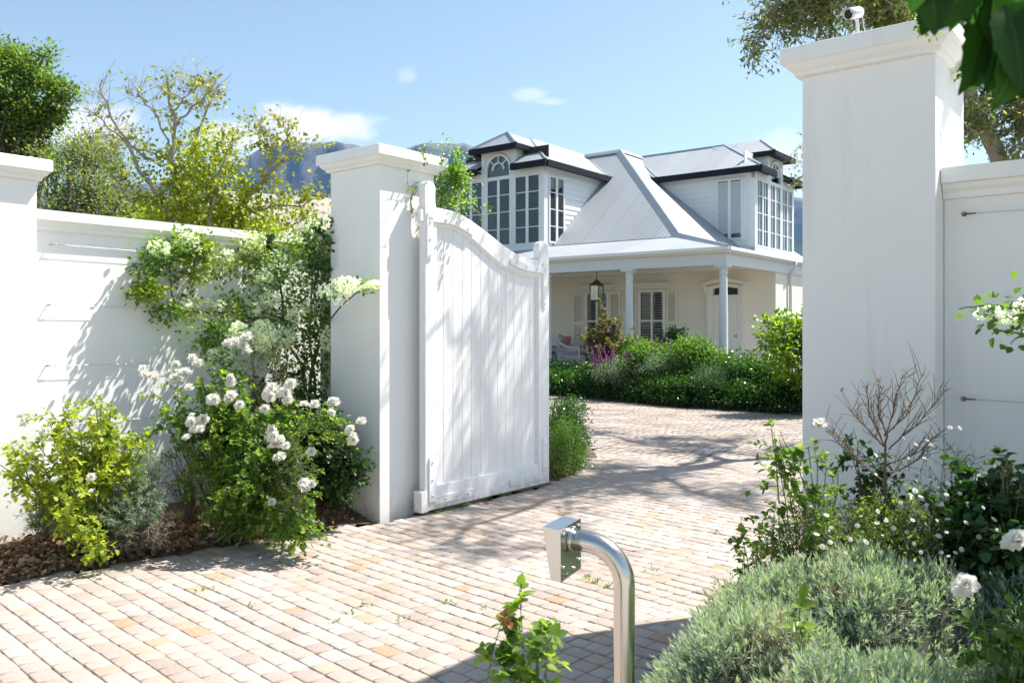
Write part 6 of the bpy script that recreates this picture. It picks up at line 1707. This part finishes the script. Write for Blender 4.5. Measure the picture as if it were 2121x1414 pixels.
# bare brown shrub against the post
r = np.random.default_rng(97); sb = P(1838, 1120, 3.3)*np.array([1, 1, 0])+np.array([0, 0, .02]); ab = sb
s0 = empty('bare_shrub', tuple(sb), 0, 'leafless brown twiggy shrub standing before the right post', 'shrub'); mb = MB()
main = br([sb, P(1836, 1060, 3.3), P(1834, 960, 3.3), P(1836, 900, 3.3)], .0075, .0042, mb, .003)
ts = []
for a, b, c in [((1836, 930), (1800, 860), (1795, 790)), ((1836, 900), (1850, 850), (1868, 775)), ((1836, 905), (1880, 850), (1912, 770)), ((1836, 930), (1900, 880), (1965, 800)), ((1836, 960), (1900, 940), (1955, 890)), ((1836, 1000), (1760, 940), (1700, 880)), ((1836, 900), (1815, 850), (1830, 800)), ((1836, 980), (1890, 960), (1930, 920)), ((1836, 930), (1790, 880), (1760, 850))]:
    dy = r.normal()*.08; q = br([P(*a, 3.3), P(*b, 3.3+dy*.5), P(*c, 3.3+dy)], .0034, .0013, mb, .004, 6); ts.append(q)
    for k in range(3, len(q)-1):
        for _ in range(1 if k % 2 else 2):
            d = (q[-1]-q[k])*.3+r.normal(size=3)*.035+np.array([0, 0, .035]); e = q[k]+d; ts.append(br([q[k], (q[k]+e)/2+r.normal(size=3)*.006, e], .0015, .0008, mb, .0015, 3))
mb.build('branches', M['twig'], s0)
lp = [t[-1] for t in ts for _ in range(1) if r.random() < .05]; n = len(lp)
link_mesh('dry_leaves', leaves_mesh('dry_leaves', np.array(lp)-sb, r.normal(size=(n, 3)), r.normal(size=(n, 3)), .022, .009, M['dryleaf'], r.random(n)), s0)
# roses on the right
bs = [E(1650, 930, 3.25, 50, 45, .12), E(1610, 900, 3.3, 24, 34, .08, .02), E(1690, 980, 3.2, 45, 40, .12), E(1640, 960, 3.2, 40, 30, .1), E(1620, 950, 3.2, 36, 26, .1), E(1740, 950, 3.3, 40, 40, .1, .02)]
root, mains, twigs, r = make_bush('rose_bush', 'green rose bush with one fading white bloom left of the right post', 'rose bush', P(1725, 1250, 3.2)*np.array([1, 1, 0]), bs, 11, 6, .10, 7, (.034, .0125), 'leaf_rose', 'greenstem', .0045, .0015, 98, arch=.05, up=.35, tmin=.6)
blooms(root, root.location, [(P(1697, 880, 3.15), .85)], 4)
bs = [E(1790, 960, 3.45, 40, 36, .08), E(1800, 1000, 3.45, 50, 36, .1), E(1760, 920, 3.45, 30, 20, .06, .01)]
make_bush('holly_shrub', 'small dark-leaved shrub at the base of the bare brown shrub', 'shrub', P(1815, 1250, 3.4)*np.array([1, 1, 0]), bs, 14, 6, .09, 7, (.034, .013), 'leaf_dark', 'twig', .005, .0016, 99)
bs = [E(1530, 1060, 3.75, 16, 26, .05), E(1560, 1090, 3.7, 20, 30, .06), E(1590, 1100, 3.65, 20, 28, .06), E(1600, 1075, 3.7, 14, 20, .05), E(1560, 1140, 3.7, 24, 20, .06)]
make_bush('young_rose', 'young rose shoots sticking up beside the lavender and paving', 'rose bush', P(1590, 1260, 3.55)*np.array([1, 1, 0]), bs, 9, 4, .09, 6, (.034, .014), 'leaf_rose', 'greenstem', .004, .0014, 100, up=.5, arch=.02, tmin=.6)
# daisies: dark mound with white flowers
bs = [E(1720, 1095, 3.15, 85, 70, .2), E(1830, 1095, 3.15, 85, 80, .2), E(1650, 1120, 3.2, 60, 60, .15), E(1920, 1080, 3.15, 70, 80, .2), E(1760, 1050, 3.3, 60, 30, .15), E(1600, 1160, 3.3, 50, 50, .12), E(1700, 1190, 3.2, 120, 60, .15)]
root, mains, twigs, r = make_bush('daisy_bush', 'bushy fine-leaved daisy plant covered with small white flowers', 'daisy bush', P(1790, 1330, 3.1)*np.array([1, 1, 0]), bs, 230, 11, .10, 11, (.016, .0042), 'leaf_rose', 'twig', .0025, .0009, 101, simple=True, up=.4, tmin=.35, shell=.4)
base = np.array(root.location)
Pd = []
r = np.random.default_rng(102)
for px, py in [(1926, 912), (1918, 945), (1968, 1015), (2005, 1048), (1965, 1078), (1880, 1100), (1898, 1140), (1795, 1130), (1830, 1075), (1760, 1115), (1720, 1090), (1700, 1140), (1870, 1040), (1925, 1000), (1955, 1050), (1990, 1130), (1905, 1170), (1950, 1145), (1860, 1180), (1800, 1170), (1740, 1160),
               (1690, 1110), (1885, 1075), (1940, 1110), (2010, 1080), (2030, 1110), (1820, 1055), (1775, 1085), (1848, 1095), (1888, 1020), (1912, 1030), (1965, 995), (1720, 1125), (1660, 1150), (1838, 1150), (1872, 1125), (1918, 1095), (2040, 1052), (1990, 1020), (2065, 1075), (1755, 1145), (1995, 1190), (2080, 1130), (1710, 1060), (1905, 930), (1880, 905)]:
    Pd.append((P(px+r.normal()*4, py+r.normal()*4, r.uniform(2.72, 2.92)), r.uniform(.9, 1.4)))
for p_, s_ in list(Pd)[:14]: Pd.append((p_+r.normal(size=3)*np.array([.10, .05, .08]), s_*.8))
for i in range(10):
    Pd.append((P(r.uniform(1640, 2040), r.uniform(1040, 1180), r.uniform(2.72, 2.9)), r.uniform(.5, .9)))
blooms(root, base, Pd, 5, DAISY, 'daisy_bloom', .72, np.array([.1, -.6, .75]))
mb = MB()
for p_, s_ in Pd: q = p_+np.array([r.normal()*.02, .05+r.random()*.05, -.10]); mb.tube([q-base, (p_+q)/2+r.normal(size=3)*.006-base, p_-base], [.0012, .001, .0008], 4, False)
mb.build('flower_stalks', M['greenstem'], root)
# taller airy sprigs beyond the daisies, against the wall
bs = [E(1990, 945, 3.3, 26, 50, .07), E(1975, 1000, 3.3, 40, 30, .08), E(1930, 990, 3.35, 30, 36, .07)]
root, mains, twigs, r = make_bush('daisy_bush', 'tall straggly daisy stems against the wall right of the post', 'daisy bush', P(1980, 1250, 3.35)*np.array([1, 1, 0]), bs, 22, 8, .08, 6, (.013, .003), 'leaf_rose', 'twig', .0022, .0009, 103, simple=True, up=.5)
blooms(root, root.location, [(P(x, y, 3.25), 1.3) for x, y in [(2024, 914), (2010, 925), (2030, 950), (1988, 886), (1968, 885), (1972, 968), (2000, 960)]], 6, DAISY, 'daisy_bloom', .75, np.array([.1, -.6, .75]))
# dark creeping foliage at the right edge
bs = [E(2080, 1010, 2.95, 60, 40, .2), E(2050, 1080, 2.9, 70, 60, .25), E(2110, 1150, 2.7, 70, 60, .25), E(2150, 1020, 2.9, 60, 60, .25), E(2000, 1010, 3.1, 40, 30, .12)]
make_bush('creeping_shrub', 'dense dark-leaved shrub at the right edge below the wall', 'shrub', P(2090, 1330, 2.95)*np.array([1, 1, 0]), bs, 80, 9, .11, 8, (.038, .017), 'leaf_dark', 'twig', .005, .0016, 104)
# rose at the extreme right, close to the camera
bs = [E(2110, 1300, 2.05, 30, 60, .10), E(2125, 1240, 2.05, 34, 30, .08), E(2120, 1390, 2.0, 34, 36, .10), E(2040, 1262, 2.1, 36, 12, .05, .003), E(2160, 1170, 2.1, 30, 50, .08)]
root, mains, twigs, r = make_bush('rose_bush', 'shaded rose bush at the lower right edge with two open white blooms', 'rose bush', np.array([1.35, 2.1, .0]), bs, 20, 5, .07, 6, (.032, .014), 'leaf_rose', 'greenstem', .005, .0016, 105, arch=.05, tmin=.6, up=.2, tone=(0, .6))  # darker leaf tones only, shade put into the foliage colour
blooms(root, root.location, [(P(2003, 1212, 2.05), .86), (P(1992, 1222, 2.08), .6), (P(2113, 1122, 2.05), .95), (P(2095, 1128, 2.07), .65)], 7, face=np.array([-.35, -.55, .6]))
# bud stems rising at right wall
bs = [E(2085, 960, 2.9, 18, 34, .04), E(2110, 990, 2.85, 14, 30, .04)]
make_bush('rose_shoot', 'reddish young rose shoots with buds before the right wall', 'rose bush', P(2105, 1300, 2.9)*np.array([1, 1, 0]), bs, 6, 3, .06, 5, (.028, .010), 'leaf_purple', 'greenstem', .0035, .0013, 106, up=.6, arch=.0, tmin=.7)

# ================================================================ lavender in the foreground
PA = [(1.22, 2.76, .52, .38, .72), (.95, 2.92, .40, .30, .64), (.80, 2.62, .40, .44, .62), (.60, 2.60, .22, .42, .48), (.95, 2.20, .50, .42, .60), (.62, 2.25, .27, .38, .46)]
PB = [(1.45, 2.15, .42, .42, .64), (1.15, 1.80, .40, .32, .54), (1.64, 2.60, .34, .42, .70)]
def mound(x, y, L):
    best = -1
    for cx, cy, rx, ry, h in L:
        q = math.hypot((x-cx)/rx, (y-cy)/ry)
        if q < 1: best = max(best, h*(1-q**2.6)**.55)
    return best
def HM(x, y):
    h = max(mound(x, y, PA), mound(x, y, PB))
    return h*(1+.10*mnoise.noise(Vector((x*5, y*5, 1))))+.025*mnoise.noise(Vector((x*17, y*17, 7))) if h > 0 else -1
def lavender(name, label, mine, other, dens, seed, leafL=.036, tone=(0, 1)):
    """mound of upright shoots; every shoot is a whorl of narrow leaves"""
    r = np.random.default_rng(seed); b0 = np.array([mine[0][0], mine[0][1], 0.])
    root = empty(name, tuple(b0), 0, label, 'lavender')
    lp = []; ld = []; ln = []; LL = []; tn = []; mb = MB(); W_ = []
    x0, x1, y0, y1 = .25, 2.1, 1.4, 3.3
    for i in range(int(dens*(x1-x0)*(y1-y0))):
        x, y = r.uniform(x0, x1), r.uniform(y0, y1); hm = mound(x, y, mine)
        if hm <= 0 or hm < mound(x, y, other): continue
        z = HM(x, y); e = .03
        g = np.array([HM(x+e, y)-HM(x-e, y), HM(x, y+e)-HM(x, y-e)])/(2*e); g = np.clip(g, -1.6, 1.6)
        out = np.array([-g[0]*.55, -g[1]*.55, 1.0]); out = out/np.linalg.norm(out)+r.normal(size=3)*.24; out /= np.linalg.norm(out)
        o = np.array([x, y, max(.03, z)])+out*r.uniform(-.03, .03); sl = r.uniform(.055, .11); s0_ = o-out*sl
        if i % 3 == 0: mb.tube([s0_-out*.05-b0, s0_-b0, o-b0], [.0016, .0014, .0008], 3, False)
        k = r.integers(10, 15); grey = r.random()
        dry = mnoise.noise(Vector((x*3.2, y*3.2, 11)))+.35*r.normal() > .50
        t = np.sort(r.random(k)); ax = np.cross(out, r.normal(size=3)); ax /= np.linalg.norm(ax); ay = np.cross(out, ax)
        for j in range(k):
            w_ = j*2.2+r.normal()*.3; sd = ax*math.cos(w_)+ay*math.sin(w_); el = .35+.9*t[j]
            lp.append(s0_+out*sl*t[j]); ld.append(sd*(1.15-.75*t[j])+out*el); ln.append(out*.5-sd+r.normal(size=3)*.2); LL.append(leafL*r.uniform(.55, 1.15)*(1.1-.35*t[j]))
            tn.append(.9+.1*r.random() if dry and t[j] < .7 else np.clip(.2+.55*t[j]+.25*grey, 0, .86))
    n = len(lp); print(name, n)
    mb.build('stems', M['paletwig'], root)
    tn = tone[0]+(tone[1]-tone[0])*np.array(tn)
    link_mesh('foliage', leaves_mesh('foliage', np.array(lp)-b0, np.array(ld), np.array(ln), np.array(LL), .0025*r.uniform(.8, 1.3, n), M['leaf_lav'], tn, .3, -.12, True), root)
    # woody core: a height field a hand's breadth under the shoots
    st = .04; idx = {}; V = []; Q = []
    nx_, ny_ = int((x1-x0)/st), int((y1-y0)/st)
    for i in range(nx_+1):
        for j in range(ny_+1):
            x, y = x0+i*st, y0+j*st; idx[i, j] = len(V); V.append((x-b0[0], y-b0[1], max(0, HM(x, y)-.085)+.012*mnoise.noise(Vector((x*30, y*30, 2)))))
    for i in range(nx_):
        for j in range(ny_):
            x, y = x0+(i+.5)*st, y0+(j+.5)*st; hm = mound(x, y, mine)
            if hm > 0 and hm >= mound(x, y, other): Q.append((idx[i, j], idx[i+1, j], idx[i+1, j+1], idx[i, j+1]))
    me = fast_mesh('woody_core', np.array(V), np.array(Q), M['lavcore'], None, True); link_mesh('woody_core', me, root)
    return root
M['lavcore'] = mat_plain('lavender_core', (.085, .085, .06), .95, var=.6, scale=60, bstr=.8, bscale=80)
lavender('lavender_bush', 'big pale grey-green lavender clump in sunlight at bottom right', PA, PB, 3000, 111)
lavender('lavender_bush', 'lavender clump in the bottom right corner with shade painted into its darker leaves', PB, PA, 2600, 112, tone=(0, .75))  # leaf tone range cut short to paint the clump's shade
# seedling poking out of the lavender
base = np.array([1.10, 2.62, .45]); r = np.random.default_rng(113)
rt = empty('rose_seedling', tuple(base), 0, 'yellow-green rose sprout standing up out of the sunlit lavender', 'seedling')
Y0 = 2.45; mb = MB(); mb.tube(np.array([P(1665, 1370, Y0), P(1660, 1320, Y0), P(1655, 1270, Y0), P(1662, 1240, Y0)])-base, [.0028, .0026, .0022, .0016], 6, False); mb.build('stem', M['greenstem'], rt)
lp = []; ld = []; ln = []
for px, py, dx, dz in [(1656, 1300, -1, .1), (1656, 1300, .9, .25), (1656, 1278, -.9, .2), (1658, 1275, 1, .2), (1660, 1258, .7, .5), (1657, 1255, -.8, .4), (1660, 1240, .3, 1), (1658, 1290, .7, -.3), (1656, 1284, -.6, -.3), (1657, 1262, .2, .5), (1656, 1310, .8, -.1)]:
    lp.append(P(px, py, Y0)); ld.append((dx, r.normal()*.4-.1, dz)); ln.append((r.normal()*.2, -.5, .9))
link_mesh('foliage', leaves_mesh('foliage', np.array(lp)-base, np.array(ld), np.array(ln), .052, .015, M['leaf_lime'], r.random(len(lp))), rt)
# rose sapling in the foreground
Y0 = 2.1; base = P(1090, 1500, Y0); base[2] = .01
bs = [E(1080, 1262, Y0, 28, 26, .03), E(1100, 1300, Y0, 40, 36, .05), E(1045, 1300, Y0, 36, 24, .04), E(1130, 1330, Y0, 24, 24, .03), E(1090, 1375, Y0, 50, 36, .05), E(1060, 1350, Y0, 30, 30, .04), E(1110, 1260, Y0, 18, 18, .03)]
root, mains, twigs, r = make_bush('rose_sapling', 'small bright green rose sapling before the paving, left of the pipe', 'rose bush', base, bs, 15, 4, .055, 6, (.034, .0125), 'leaf_rose', 'greenstem', .0034, .0014, 114, arch=.0, up=.35, tmin=.75, spread=.01, tone=(.1, 1), leafy0=.3)
lp = P(1050, 1278, Y0)+r.normal(size=(8, 3))*.010
link_mesh('young_leaves', leaves_mesh('young_leaves', lp-base, r.normal(size=(8, 3)), np.array([0, -.6, 1.])+r.normal(size=(8, 3))*.3, .026, .009, mat_leaf('leaf_red', [(0, (.28, .10, .04)), (1, (.40, .20, .07))]), r.random(8)), root)
